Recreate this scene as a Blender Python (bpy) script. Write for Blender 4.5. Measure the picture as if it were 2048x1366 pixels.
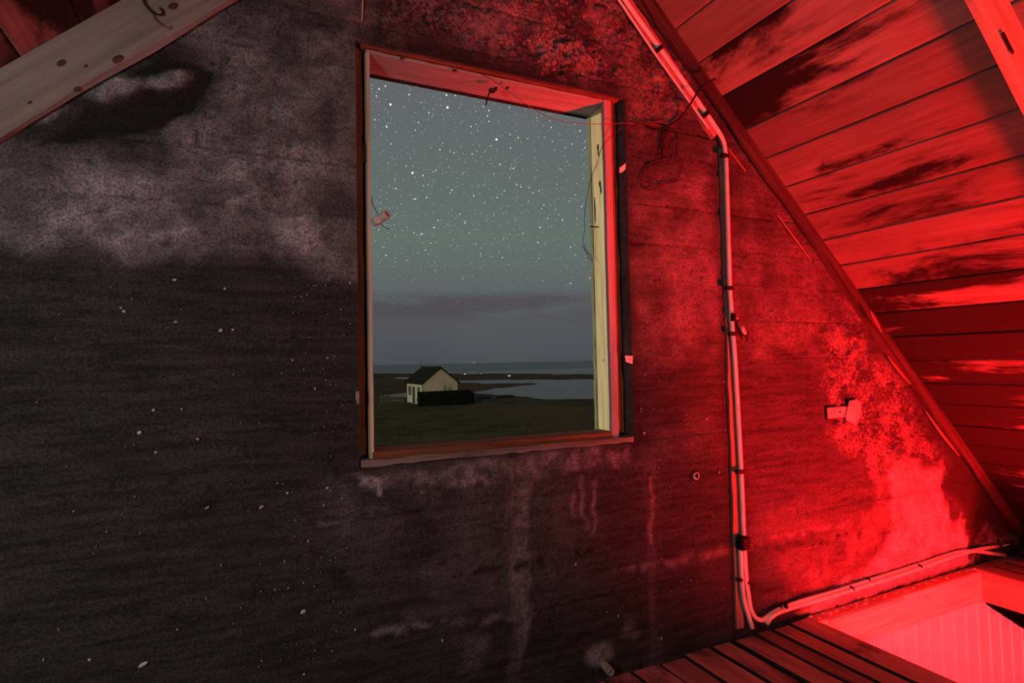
import bpy, bmesh, math, random
import numpy as np
from mathutils import Vector, Matrix

# ------------------------------------------------------------------ scene, camera, sky, lights
sc = bpy.context.scene
COL = sc.collection
for o in list(bpy.data.objects):
    bpy.data.objects.remove(o)
random.seed(7)
rng = np.random.default_rng(11)

D = 1.6                      # camera to gable wall, metres
FZ = 0.645                   # eye height above the attic floor, in units of D
EYE = np.array([0.0, -D, FZ * D])
F_PX, YAW, PITCH, ROLL = 1144.668, math.radians(25.32961), math.radians(2.05364), math.radians(-1.143392)

def cam_axes():
    w = np.array([math.sin(YAW) * math.cos(PITCH), math.cos(YAW) * math.cos(PITCH), math.sin(PITCH)])
    r = np.array([math.cos(YAW), -math.sin(YAW), 0.0])
    u = np.cross(r, w)
    return math.cos(ROLL) * r + math.sin(ROLL) * u, -math.sin(ROLL) * r + math.cos(ROLL) * u, w
CR, CU, CW = cam_axes()

cam_data = bpy.data.cameras.new('camera')
cam = bpy.data.objects.new('camera', cam_data)
COL.objects.link(cam)
cam_data.sensor_fit = 'HORIZONTAL'
cam_data.sensor_width = 36.0
cam_data.lens = 36.0 * F_PX / 2048.0
cam_data.clip_start = 0.02
cam_data.clip_end = 9000
cam.matrix_world = Matrix(((CR[0], CU[0], -CW[0], EYE[0]), (CR[1], CU[1], -CW[1], EYE[1]),
                           (CR[2], CU[2], -CW[2], EYE[2]), (0, 0, 0, 1)))
sc.camera = cam

sc.view_settings.view_transform = 'Standard'
sc.view_settings.look = 'None'
sc.view_settings.gamma = 1.0
sc.view_settings.use_curve_mapping = False
sc.view_settings.exposure = 0.0
sc.cycles.use_denoising = True
sc.cycles.max_bounces = 6
sc.cycles.sample_clamp_indirect = 6.0

def ray(px, py):
    return CR * ((px - 1024) / F_PX) - CU * ((py - 683) / F_PX) + CW
def hit_y(px, py, y=0.0):            # point on a plane of constant world y (0 = gable wall)
    d = ray(px, py); return EYE + d * ((y - EYE[1]) / d[1])
def hit_z(px, py, z=0.0):
    d = ray(px, py); return EYE + d * ((z - EYE[2]) / d[2])
def W(x, y, z):                      # units of D seen from the eye -> metres
    return np.array([D * x, D * (y - 1.0), D * (z + FZ)])
def project(P):
    v = P - EYE
    c = v @ CW
    return 1024 + F_PX * (v @ CR) / c, 683 - F_PX * (v @ CU) / c

def nodes_of(tree):
    return tree.nodes, tree.links
class NT:
    """small helper for node trees"""
    def __init__(s, tree):
        s.t = tree; s.n = tree.nodes; s.l = tree.links
    def new(s, typ, **kw):
        n = s.n.new(typ)
        for k, v in kw.items():
            setattr(n, k, v)
        return n
    def put(s, sock, v):
        if isinstance(v, bpy.types.NodeSocket):
            s.l.new(v, sock)
        elif isinstance(v, (tuple, list)) and len(v) == 3 and sock.type == 'RGBA':
            sock.default_value = (*v, 1)
        else:
            sock.default_value = v
    def math(s, op, a, b=0.0, c=None, clamp=False):
        n = s.new('ShaderNodeMath', operation=op, use_clamp=clamp)
        s.put(n.inputs[0], a); s.put(n.inputs[1], b)
        if c is not None: s.put(n.inputs[2], c)
        return n.outputs[0]
    def vmath(s, op, a, b=(0, 0, 0)):
        n = s.new('ShaderNodeVectorMath', operation=op)
        s.put(n.inputs[0], a); s.put(n.inputs[1], b)
        return n
    def mix(s, f, a, b, mode='MIX'):
        n = s.new('ShaderNodeMix', data_type='RGBA', blend_type=mode)
        s.put(n.inputs[0], f); s.put(n.inputs[6], a); s.put(n.inputs[7], b)
        return n.outputs[2]
    def step(s, v, lo, hi, a=0.0, b=1.0):
        n = s.new('ShaderNodeMapRange', interpolation_type='SMOOTHSTEP')
        s.put(n.inputs[0], v); s.put(n.inputs[1], lo); s.put(n.inputs[2], hi); s.put(n.inputs[3], a); s.put(n.inputs[4], b)
        return n.outputs[0]
    def noise(s, vec, scale, detail=4, rough=0.55, dist=0.0):
        n = s.new('ShaderNodeTexNoise')
        s.put(n.inputs['Vector'], vec)
        n.inputs['Scale'].default_value = scale; n.inputs['Detail'].default_value = detail
        n.inputs['Roughness'].default_value = rough; n.inputs['Distortion'].default_value = dist
        return n.outputs[0]
    def scale(s, vec, xyz):
        return s.vmath('MULTIPLY', vec, xyz).outputs[0]
    def ramp(s, fac, stops):
        n = s.new('ShaderNodeValToRGB')
        el = n.color_ramp.elements
        while len(el) < len(stops): el.new(0.5)
        for e, (p, c) in zip(el, stops):
            e.position = p; e.color = (*c, 1)
        s.put(n.inputs[0], fac)
        return n.outputs[0]

def srgb(r, g, b):
    f = lambda c: (c / 255 / 12.92) if c <= 10 else ((c / 255 + 0.055) / 1.055) ** 2.4
    return (f(r), f(g), f(b))

# --- night sky: faint aurora-green glow with stars, a low cloud bank
world = bpy.data.worlds.new('night_sky')
sc.world = world
world.use_nodes = True
N = NT(world.node_tree)
N.n.clear()
dirv = N.new('ShaderNodeTexCoord').outputs['Generated']
sep = N.new('ShaderNodeSeparateXYZ'); N.l.new(dirv, sep.inputs[0])
el = sep.outputs[2]
sky = N.ramp(N.math('MULTIPLY', el, 1.6, clamp=True), [
    (0.0, srgb(74, 76, 82)), (0.11, srgb(84, 84, 89)), (0.22, srgb(96, 101, 101)), (0.34, srgb(100, 112, 106)),
    (0.50, srgb(99, 107, 105)), (0.72, srgb(99, 101, 104)), (1.0, srgb(96, 97, 101))])
big = N.noise(dirv, 3.0, 3, 0.5)
sky = N.mix(N.step(big, 0.35, 0.7, 0.0, 0.12), sky, srgb(92, 118, 108))
cl_n = N.noise(N.scale(dirv, (5, 5, 26)), 1.0, 4, 0.5)
band = N.math('MULTIPLY', N.step(el, 0.062, 0.088), N.step(el, 0.128, 0.108))
cloud = N.math('MULTIPLY', band, N.step(cl_n, 0.36, 0.55))
sky = N.mix(N.math('MULTIPLY', cloud, 0.85), sky, srgb(80, 76, 81))
def star_layer(scale, r, thresh, bright, seed):
    v = N.vmath('ADD', N.scale(dirv, (scale, scale, scale)), (seed, seed * 1.7, seed * 0.3)).outputs[0]
    n = N.new('ShaderNodeTexVoronoi', feature='F1'); N.l.new(v, n.inputs['Vector']); n.inputs['Scale'].default_value = 1.0
    core = N.step(n.outputs['Distance'], r, r * 0.45)
    sx = N.new('ShaderNodeSeparateColor'); N.l.new(n.outputs['Color'], sx.inputs[0])
    lum = N.math('MULTIPLY', core, N.math('ADD', N.math('MULTIPLY', N.math('POWER', sx.outputs[0], thresh), bright), bright * 0.12))
    tint = N.mix(sx.outputs[1], (1.0, 0.86, 0.78), (0.78, 0.9, 1.0))
    return N.mix(1.0, lum, tint, 'MULTIPLY')
fade = N.step(el, 0.055, 0.27)
stars = star_layer(210, 0.20, 1.6, 0.55, 3.1)
stars = N.mix(1.0, stars, star_layer(110, 0.13, 2.2, 1.3, 8.7), 'ADD')
stars = N.mix(1.0, stars, star_layer(42, 0.06, 1.4, 1.5, 21.3), 'ADD')
for (px, py, rad, lum) in [(781, 209, .0019, 3.0), (895, 215, .0020, 3.0), (993, 279, .0019, 3.0), (825, 346, .0019, 3.0), (893, 190, .0015, 1.6),
                           (758, 178, .0014, 1.2), (771, 172, .0013, 1.0), (818, 189, .0013, 1.0), (858, 226, .0012, .9), (975, 232, .0013, 1.0),
                           (978, 221, .0013, 1.0), (942, 253, .0012, .9), (773, 252, .0013, .9), (837, 245, .0012, .8), (846, 351, .0013, 1.1),
                           (830, 398, .0014, 1.1), (792, 377, .0013, 1.0), (868, 455, .0014, 1.2), (1080, 455, .0014, 1.1), (930, 446, .0013, .9),
                           (1141, 567, .0016, 1.6), (1180, 556, .0015, 1.4), (785, 607, .0014, .9), (989, 645, .0014, .9), (1005, 515, .0013, 1.0),
                           (772, 511, .0014, 1.1), (1042, 374, .0013, .9), (1125, 440, .0013, 1.0), (1160, 262, .0013, 1.0), (1102, 255, .0012, .8),
                           (1021, 296, .0013, .9), (1000, 329, .0013, .9), (843, 468, .0014, 1.2), (853, 395, .0013, .9), (876, 441, .0012, .8)]:
    d = ray(px, py); d = d / np.linalg.norm(d)
    dd = N.vmath('DISTANCE', N.vmath('NORMALIZE', dirv).outputs[0], tuple(d)).outputs['Value']
    s1 = N.math('MULTIPLY', N.step(dd, rad, rad * 0.5), lum)
    stars = N.mix(1.0, stars, N.mix(1.0, s1, (0.95, 0.97, 1.0), 'MULTIPLY'), 'ADD')
stars = N.mix(1.0, stars, fade, 'MULTIPLY')
sky = N.mix(1.0, sky, stars, 'ADD')
bg = N.new('ShaderNodeBackground'); N.put(bg.inputs[0], sky)
out = N.new('ShaderNodeOutputWorld'); N.l.new(bg.outputs[0], out.inputs[0])

def lamp(name, typ, loc, power, color, **kw):
    l = bpy.data.lights.new(name, typ)
    l.energy = power; l.color = color
    for k, v in kw.items(): setattr(l, k, v)
    o = bpy.data.objects.new(name, l); COL.objects.link(o); o.location = Vector([float(c) for c in loc])
    return o
def aim(o, target):
    o.rotation_euler = (Vector([float(c) for c in target]) - o.location).to_track_quat('-Z', 'Y').to_euler()

# red lamp down in the stairwell below the hatch
lamp('stairwell_red_lamp', 'POINT', W(1.74, -0.55, -1.36), 2500, (1.0, 0.0062, 0.0095), shadow_soft_size=0.26)
red_fill = lamp('red_fill_spot', 'SPOT', W(1.52, 0.0, -0.728), 520, (1.0, 0.0062, 0.0095), shadow_soft_size=0.16, spot_size=math.radians(88), spot_blend=0.85)  # unseen red spot added to brighten the lower wall and conduits
aim(red_fill, W(1.48, 1.0, -0.32))
# unseen neutral fill lamps added beside and behind the camera
lamp('neutral_fill_left', 'POINT', W(-0.55, 0.05, 0.06), 35, (1.0, 0.98, 0.985), shadow_soft_size=0.10)
lamp('neutral_fill_right', 'POINT', W(0.55, -0.60, 0.30), 13, (1.0, 0.97, 0.88), shadow_soft_size=0.15)
# yellowish yard lamp far off to the left of the house
lamp('yard_lamp', 'POINT', (-60, 7.2, 3.0), 82000, (1.0, 0.90, 0.50), shadow_soft_size=0.3)

# ------------------------------------------------------------------ helpers
def tag(o, label=None, cat=None, group=None, kind=None):
    if label: o['label'] = label
    if cat: o['category'] = cat
    if group: o['group'] = group
    if kind: o['kind'] = kind
    return o
def empty(name, loc=(0, 0, 0), rot=(0, 0, 0)):
    o = bpy.data.objects.new(name, None); COL.objects.link(o)
    o.location = Vector([float(c) for c in loc]); o.rotation_euler = rot; o.empty_display_size = 0.05
    return o
def obj(name, me, mat=None, parent=None, loc=None, rot=None):
    o = bpy.data.objects.new(name, me); COL.objects.link(o)
    if mat and not me.materials: me.materials.append(mat)
    if loc is not None: o.location = Vector([float(c) for c in loc])
    if rot is not None: o.rotation_euler = rot
    if parent: 
        o.parent = parent
        o.matrix_parent_inverse = Matrix.Translation(parent.location).inverted() if parent.rotation_euler == Matrix().to_euler() else parent.matrix_basis.inverted()
    return o
def mesh_from(name, verts, faces, smooth=False):
    me = bpy.data.meshes.new(name)
    me.from_pydata([tuple(float(c) for c in v) for v in verts], [], faces)
    if smooth: me.polygons.foreach_set('use_smooth', [True] * len(me.polygons))
    me.update()
    return me
def from_bm(name, bm, smooth=False):
    me = bpy.data.meshes.new(name)
    bmesh.ops.recalc_face_normals(bm, faces=bm.faces)
    bm.to_mesh(me); bm.free()
    if smooth: me.polygons.foreach_set('use_smooth', [True] * len(me.polygons))
    return me
def add_box(bm, x0, x1, y0, y1, z0, z1, bevel=0.0, M=None):
    vs = [bm.verts.new((x, y, z)) for x in (x0, x1) for y in (y0, y1) for z in (z0, z1)]
    fs = [bm.faces.new([vs[i] for i in f]) for f in ((0, 1, 3, 2), (4, 6, 7, 5), (0, 4, 5, 1), (2, 3, 7, 6), (0, 2, 6, 4), (1, 5, 7, 3))]
    geom = vs
    if bevel > 0:
        es = list({e for f in fs for e in f.edges})
        r = bmesh.ops.bevel(bm, geom=es, offset=bevel, segments=1, affect='EDGES')
        geom = list({v for f in r['faces'] for v in f.verts} | {v for v in vs if v.is_valid})
    if M is not None: bmesh.ops.transform(bm, matrix=M, verts=geom)
    return geom
def box_mesh(name, x0, x1, y0, y1, z0, z1, bevel=0.0):
    bm = bmesh.new(); add_box(bm, x0, x1, y0, y1, z0, z1, bevel)
    return from_bm(name, bm)
def catmull(pts, n=6):
    P = [np.array(p, float) for p in pts]
    P = [2 * P[0] - P[1]] + P + [2 * P[-1] - P[-2]]
    outp = []
    for i in range(1, len(P) - 2):
        for k in range(n):
            t = k / n
            a, b, c, d = P[i - 1], P[i], P[i + 1], P[i + 2]
            outp.append(0.5 * (2 * b + (c - a) * t + (2 * a - 5 * b + 4 * c - d) * t * t + (3 * b - a - 3 * c + d) * t ** 3))
    outp.append(P[-2])
    return outp
def tube_mesh(name, pts, r, sides=8, smooth_n=0, caps=True):
    if smooth_n: pts = catmull(pts, smooth_n)
    pts = [Vector([float(c) for c in p]) for p in pts]
    verts, faces = [], []
    up = None
    for i, p in enumerate(pts):
        t = (pts[min(i + 1, len(pts) - 1)] - pts[max(i - 1, 0)]).normalized()
        if up is None:
            up = t.orthogonal().normalized()
        up = (up - t * up.dot(t)).normalized()
        b = t.cross(up)
        rr = r[i] if isinstance(r, (list, tuple)) else r
        for k in range(sides):
            a = 2 * math.pi * k / sides
            verts.append(p + (up * math.cos(a) + b * math.sin(a)) * rr)
    for i in range(len(pts) - 1):
        for k in range(sides):
            k2 = (k + 1) % sides
            faces.append((i * sides + k, i * sides + k2, (i + 1) * sides + k2, (i + 1) * sides + k))
    if caps:
        faces.append(tuple(range(sides))[::-1]); faces.append(tuple((len(pts) - 1) * sides + k for k in range(sides)))
    return mesh_from(name, verts, faces, True)
def lathe_mesh(name, prof, sides=20, M=None):
    verts, faces = [], []
    for (r, z) in prof:
        for k in range(sides):
            a = 2 * math.pi * k / sides
            verts.append((r * math.cos(a), r * math.sin(a), z))
    for i in range(len(prof) - 1):
        for k in range(sides):
            k2 = (k + 1) % sides
            faces.append((i * sides + k, i * sides + k2, (i + 1) * sides + k2, (i + 1) * sides + k))
    me = mesh_from(name, verts, faces, True)
    if M is not None: me.transform(M)
    return me

# numpy value noise
def vnoise(x, y, seed):
    xi = np.floor(x).astype(np.int64); yi = np.floor(y).astype(np.int64)
    xf = x - xi; yf = y - yi
    def h(a, b):
        n = (a * 374761393 + b * 668265263 + seed * 1442695041) & 0x7fffffff
        n = ((n ^ (n >> 13)) * 1274126177) & 0x7fffffff
        n = n ^ (n >> 16)
        return (n & 0xffff) / 65535.0
    u = xf * xf * (3 - 2 * xf); v = yf * yf * (3 - 2 * yf)
    return (h(xi, yi) * (1 - u) + h(xi + 1, yi) * u) * (1 - v) + (h(xi, yi + 1) * (1 - u) + h(xi + 1, yi + 1) * u) * v
def fbm(x, y, f, octv=4, seed=1, gain=0.5):
    a, s, t = 1.0, 0.0, 0.0
    for o in range(octv):
        s = s + a * vnoise(x * f, y * f, seed + 17 * o); t += a
        a *= gain; f *= 2.03
    return s / t
def sstep(v, lo, hi):
    t = np.clip((v - lo) / (hi - lo), 0, 1); return t * t * (3 - 2 * t)
def poly_sd(px, py, poly):
    """signed distance, positive inside"""
    d = np.full(px.shape, 1e9); inside = np.zeros(px.shape, bool)
    n = len(poly)
    for i in range(n):
        ax, ay = poly[i]; bx, by = poly[(i + 1) % n]
        ex, ey = bx - ax, by - ay
        t = np.clip(((px - ax) * ex + (py - ay) * ey) / (ex * ex + ey * ey + 1e-9), 0, 1)
        d = np.minimum(d, np.hypot(px - ax - t * ex, py - ay - t * ey))
        c = (ay > py) != (by > py)
        xx = ax + (py - ay) * ex / (ey if abs(ey) > 1e-9 else 1e-9)
        inside ^= c & (px < xx)
    return np.where(inside, d, -d)
def line_d(px, py, pts):
    d = np.full(px.shape, 1e9)
    for (ax, ay), (bx, by) in zip(pts[:-1], pts[1:]):
        ex, ey = bx - ax, by - ay
        t = np.clip(((px - ax) * ex + (py - ay) * ey) / (ex * ex + ey * ey + 1e-9), 0, 1)
        d = np.minimum(d, np.hypot(px - ax - t * ex, py - ay - t * ey))
    return d

# ------------------------------------------------------------------ materials
def material(name):
    m = bpy.data.materials.new(name); m.use_nodes = True
    n = NT(m.node_tree); n.n.clear()
    b = n.new('ShaderNodeBsdfPrincipled'); o = n.new('ShaderNodeOutputMaterial')
    n.l.new(b.outputs[0], o.inputs[0])
    b.inputs['Specular IOR Level'].default_value = 0.2
    return m, n, b
def bump(n, b, h, strength, dist=0.01):
    u = n.new('ShaderNodeBump'); u.inputs['Strength'].default_value = strength; u.inputs['Distance'].default_value = dist
    n.put(u.inputs['Height'], h); n.l.new(u.outputs[0], b.inputs['Normal'])
def simple_mat(name, col, rough=0.7, var=0.35, scale=40, bumps=0.0, spec=0.2):
    m, n, b = material(name)
    tc = n.new('ShaderNodeTexCoord').outputs['Object']
    nz = n.noise(tc, scale, 5, 0.6)
    f = n.step(nz, 0.3, 0.7, 1 - var, 1 + var * 0.6)
    n.put(b.inputs['Base Color'], n.mix(1.0, col, f, 'MULTIPLY'))
    b.inputs['Roughness'].default_value = rough
    b.inputs['Specular IOR Level'].default_value = spec
    if bumps: bump(n, b, nz, bumps)
    return m
def wood_mat(name, c1, c2, cmold, base_mold=0.0, rough=0.8, grain=1.0, axis='Y', bmp=0.4, streak=1.0, endmold=0.0):
    """timber with grain along a local axis; obj['mold'] adds blackened patches"""
    m, n, b = material(name)
    tc = n.new('ShaderNodeTexCoord').outputs['Object']
    rnd = n.new('ShaderNodeObjectInfo').outputs['Random']
    at = n.new('ShaderNodeAttribute', attribute_type='OBJECT', attribute_name='mold').outputs['Fac']
    off = n.new('ShaderNodeCombineXYZ')
    n.put(off.inputs[0], n.math('MULTIPLY', rnd, 91.0)); n.put(off.inputs[1], n.math('MULTIPLY', rnd, 57.0)); n.put(off.inputs[2], n.math('MULTIPLY', rnd, 23.0))
    v = n.vmath('ADD', tc, off.outputs[0]).outputs[0]
    st = {'X': (0.05, 1, 1), 'Y': (1, 0.05, 1), 'Z': (1, 1, 0.05)}[axis]
    st2 = {'X': (0.28, 1, 1), 'Y': (1, 0.28, 1), 'Z': (1, 1, 0.28)}[axis]
    g = n.noise(n.scale(v, st), 55 * grain, 5, 0.65, 0.6)
    g2 = n.noise(n.scale(v, st2), 5, 4, 0.55, 0.3)
    col = n.mix(n.step(g, 0.3, 0.72), c1, c2)
    col = n.mix(n.step(g2, 0.35, 0.7, 0.0, 0.45 * streak), col, tuple(x * 0.45 for x in c1))
    tone = n.math('ADD', 0.72, n.math('MULTIPLY', rnd, 0.55))
    col = n.mix(1.0, col, tone, 'MULTIPLY')
    mn = n.noise(n.scale(v, st2), 4.2, 7, 0.66, 0.5)
    amt = n.math('ADD', at, base_mold)
    if endmold:                                       # damp has crept in from the gable end of each board
        sy = n.new('ShaderNodeSeparateXYZ'); n.l.new(tc, sy.inputs[0])
        amt = n.math('ADD', amt, n.math('MULTIPLY', n.step(sy.outputs[1], -0.75, -0.12), n.math('MULTIPLY', endmold, n.step(rnd, 0.15, 0.75))))
    thr = n.math('SUBTRACT', 0.665, n.math('MULTIPLY', amt, 0.27))
    mold = n.step(n.math('SUBTRACT', mn, thr), -0.055, 0.075, 0.0, 0.975)
    col = n.mix(mold, col, cmold)
    n.put(b.inputs['Base Color'], col)
    b.inputs['Roughness'].default_value = rough
    bump(n, b, g, bmp, 0.004)
    return m

M_ROOF = wood_mat('roof_board_wood', (0.17, 0.122, 0.10), (0.25, 0.185, 0.15), (0.0055, 0.004, 0.004), 0.10, bmp=0.2, endmold=0.5)
M_ROOF_L = wood_mat('left_roof_board_wood', (0.20, 0.10, 0.09), (0.34, 0.19, 0.17), (0.02, 0.014, 0.012), 0.2)
M_RAFT = wood_mat('rafter_wood', (0.028, 0.020, 0.018), (0.058, 0.042, 0.036), (0.02, 0.013, 0.011), 0.16, bmp=0.8)
M_RAFT_PALE = wood_mat('pale_rafter_wood', (0.19, 0.155, 0.135), (0.28, 0.235, 0.205), (0.05, 0.035, 0.03), 0.02, streak=0.7)
M_BARK = wood_mat('bark_strip', (0.34, 0.2, 0.14), (0.5, 0.32, 0.22), (0.05, 0.03, 0.02), 0.0)
M_FLOOR = wood_mat('floor_board_wood', (0.34, 0.105, 0.09), (0.55, 0.19, 0.16), (0.025, 0.018, 0.016), 0.12)
M_JOIST = wood_mat('joist_wood', (0.42, 0.30, 0.24), (0.62, 0.48, 0.4), (0.10, 0.06, 0.05), 0.02, axis='X')
M_JOIST_Y = wood_mat('trimmer_wood', (0.42, 0.30, 0.24), (0.62, 0.48, 0.4), (0.10, 0.06, 0.05), 0.02, axis='Y')
M_BEAD = simple_mat('beadboard_paint', (0.60, 0.57, 0.55), 0.45, 0.06, 5, 0.0, 0.4)
M_BEAD_LIT = simple_mat('beadboard_bead_highlight', (0.86, 0.85, 0.84), 0.4, 0.04, 5, 0.0, 0.4)  # lighter copy that paints the highlight on the raised beads
M_CASE = wood_mat('brown_casing_paint', (0.24, 0.085, 0.036), (0.36, 0.14, 0.06), (0.012, 0.01, 0.008), 0.22, axis='Z', bmp=1.0)
M_CASE_X = wood_mat('brown_casing_paint_flat', (0.17, 0.055, 0.022), (0.27, 0.10, 0.042), (0.012, 0.01, 0.008), 0.2, axis='X', bmp=1.0)
M_SUBSILL = wood_mat('weathered_subsill_wood', (0.15, 0.12, 0.10), (0.30, 0.25, 0.21), (0.012, 0.01, 0.008), 0.24, axis='X', bmp=1.0)
M_LINE = wood_mat('white_lining_paint', (0.23, 0.205, 0.20), (0.34, 0.31, 0.30), (0.08, 0.055, 0.045), 0.10, axis='X', streak=0.4)
M_LINE_V = wood_mat('white_bead_paint', (0.30, 0.26, 0.26), (0.44, 0.40, 0.40), (0.10, 0.07, 0.06), 0.05, axis='Z', streak=0.5)
M_LINE_Z = wood_mat('cream_jamb_paint', (0.44, 0.36, 0.24), (0.70, 0.62, 0.44), (0.12, 0.10, 0.06), 0.10, axis='Z', streak=0.8)
M_STOP = wood_mat('grey_green_stop_wood', (0.15, 0.17, 0.12), (0.24, 0.26, 0.19), (0.04, 0.05, 0.035), 0.2, axis='Z')
M_GROOVE = simple_mat('dark_groove', (0.02, 0.022, 0.017), 0.9, 0.5)
M_BATTEN = wood_mat('batten_wood', (0.22, 0.13, 0.10), (0.34, 0.21, 0.16), (0.03, 0.02, 0.018), 0.06, axis='Z')
M_CABLE = simple_mat('white_cable_sheath', (0.74, 0.60, 0.57), 0.5, 0.16, 18, 0.0, 0.4)
M_CLIP = simple_mat('black_clip_plastic', (0.006, 0.005, 0.005), 0.6, 0.3)
M_BLACKW = simple_mat('black_wire_sheath', (0.010, 0.008, 0.008), 0.6, 0.3)
M_REDW = simple_mat('thin_red_wire_sheath', (0.20, 0.05, 0.045), 0.5, 0.2)
M_RUST = simple_mat('rusty_wire', (0.07, 0.035, 0.022), 0.7, 0.4, 60)
M_PORC = simple_mat('porcelain', (0.62, 0.50, 0.44), 0.35, 0.35, 60, 0.0, 0.5)
M_BORE = simple_mat('dark_bore', (0.03, 0.016, 0.01), 0.8, 0.3)  # dark brown for bores, rims and small dark fittings
M_PAPER = simple_mat('paper_scrap', (0.78, 0.72, 0.66), 0.8, 0.08)
M_PLAST = simple_mat('plaster_lump', (0.52, 0.36, 0.34), 0.9, 0.25, 40, 0.5)
M_SPECK = simple_mat('white_paint_speck', (0.50, 0.50, 0.50), 0.6, 0.3, 20)
M_METAL = simple_mat('dull_metal', (0.30, 0.24, 0.21), 0.55, 0.4, 60)
M_VOID = simple_mat('void_shade', (0.0008, 0.0008, 0.0008), 1.0, 0.3, 40, 0.0, 0.0)  # near-black colour put in for the shade of gaps and voids
M_LOWER = simple_mat('lower_room_plaster', (0.45, 0.42, 0.40), 0.8, 0.2, 6)
M_STRING = simple_mat('pale_string', (0.55, 0.48, 0.45), 0.9, 0.2)

# gable concrete: stains and painted shade come from the vertex masks (r pale, g dark, b peeling)
m, n, b = material('gable_concrete'); M_CONC = m
tc = n.new('ShaderNodeTexCoord').outputs['Object']
at = n.new('ShaderNodeAttribute', attribute_type='GEOMETRY', attribute_name='stain_shade')
sx = n.new('ShaderNodeSeparateColor'); n.l.new(at.outputs['Color'], sx.inputs[0])
L_, S_, P_ = sx.outputs
n1 = n.noise(tc, 9, 6, 0.62)
n2 = n.noise(n.scale(tc, (1, 1, 1.5)), 42, 5, 0.6, 0.4)
n3 = n.noise(tc, 190, 3, 0.6)
n4 = n.noise(n.scale(tc, (0.18, 1, 1.6)), 30, 4, 0.6)
lm = n.math('MULTIPLY', L_, n.math('MULTIPLY', n.step(n1, 0.28, 0.66, 0.45, 1.15), n.step(n2, 0.3, 0.65, 0.62, 1.08)), clamp=True)
dark = n.mix(n.step(n4, 0.3, 0.7), (0.017, 0.0165, 0.0165), (0.040, 0.037, 0.038))
col = n.mix(lm, dark, (0.36, 0.325, 0.345))
n5 = n.noise(tc, 85, 5, 0.68, 0.5)
pm = n.step(n.math('ADD', n5, n.math('MULTIPLY', n.math('SUBTRACT', n1, 0.5), 1.0)), 0.43, 0.60)
col = n.mix(n.math('MULTIPLY', P_, n.math('MULTIPLY', pm, 0.9)), col, (0.17, 0.145, 0.14))
col = n.mix(n.math('MULTIPLY', P_, n.math('MULTIPLY', n.math('SUBTRACT', 1.0, pm), 0.75)), col, (0.024, 0.018, 0.018))
col = n.mix(n.math('MULTIPLY', S_, 0.93, clamp=True), col, (0.011, 0.010, 0.009))
col = n.mix(1.0, col, n.step(n3, 0.3, 0.7, 0.5, 1.5), 'MULTIPLY')
n.put(b.inputs['Base Color'], col)
b.inputs['Roughness'].default_value = 0.88
bump(n, b, n.math('ADD', n.math('MULTIPLY', n2, 0.6), n.math('MULTIPLY', n3, 0.35)), 0.55, 0.008)

# ------------------------------------------------------------------ gable wall (y = 0, window opening)
WX0, WX1 = D * 0.1815, D * 0.757
WZ0, WZ1 = D * (-0.176 + FZ), D * (0.5685 + FZ)
RIDGE_X, RIDGE_Z = D * 0.468, D * (1.1384 + FZ)
SL = 0.95
def roof_z(x): return RIDGE_Z - SL * np.abs(x - RIDGE_X)
WALL_T = 0.15
step_ = 0.0065
def axis_pts(a, b, fixed):
    p = list(np.arange(a, b, step_)); 
    p = [v for v in p if all(abs(v - f) > step_ * 0.45 for f in fixed)] + list(fixed)
    return np.array(sorted(p))
seam_z = [D * (FZ + s) for s in (-0.57, -0.483, -0.393, -0.32, -0.264, -0.174, -0.081, -0.002, 0.087, 0.174, 0.254, 0.341, 0.43, 0.517, 0.60, 0.69, 0.78)]
xs = axis_pts(-2.5, 4.0, [WX0, WX1])
zs = axis_pts(-0.03, RIDGE_Z + 0.03, [WZ0, WZ1])
zs = np.array(sorted(set(list(zs) + [s + d for s in seam_z for d in (-0.003, 0.0, 0.003)])))
X, Z = np.meshgrid(xs, zs)
nx, nz = len(xs), len(zs)
P = np.stack([X.ravel(), np.zeros(X.size), Z.ravel()], 1)
PX, PY = project(P)
xw, zw = P[:, 0], P[:, 2]
# relief: board-marked courses, seams, pits, peeled plaster
course = np.searchsorted(np.array(seam_z), zw)
crs_off = rng.uniform(-0.0022, 0.0022, len(seam_z) + 2)[course]
wav = (fbm(xw, zw * 0.2, 1.3, 2, 5) - 0.5) * 0.02
seam_d = np.min(np.abs((zw + wav)[:, None] - np.array(seam_z)[None, :]), axis=1)
seam_i = np.argmin(np.abs((zw + wav)[:, None] - np.array(seam_z)[None, :]), axis=1)
seam_on = sstep(fbm(xw + seam_i * 13.7, zw * 0, 1.1, 3, 31), 0.38, 0.58)
groove = np.exp(-(seam_d / 0.0035) ** 2) * seam_on

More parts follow.
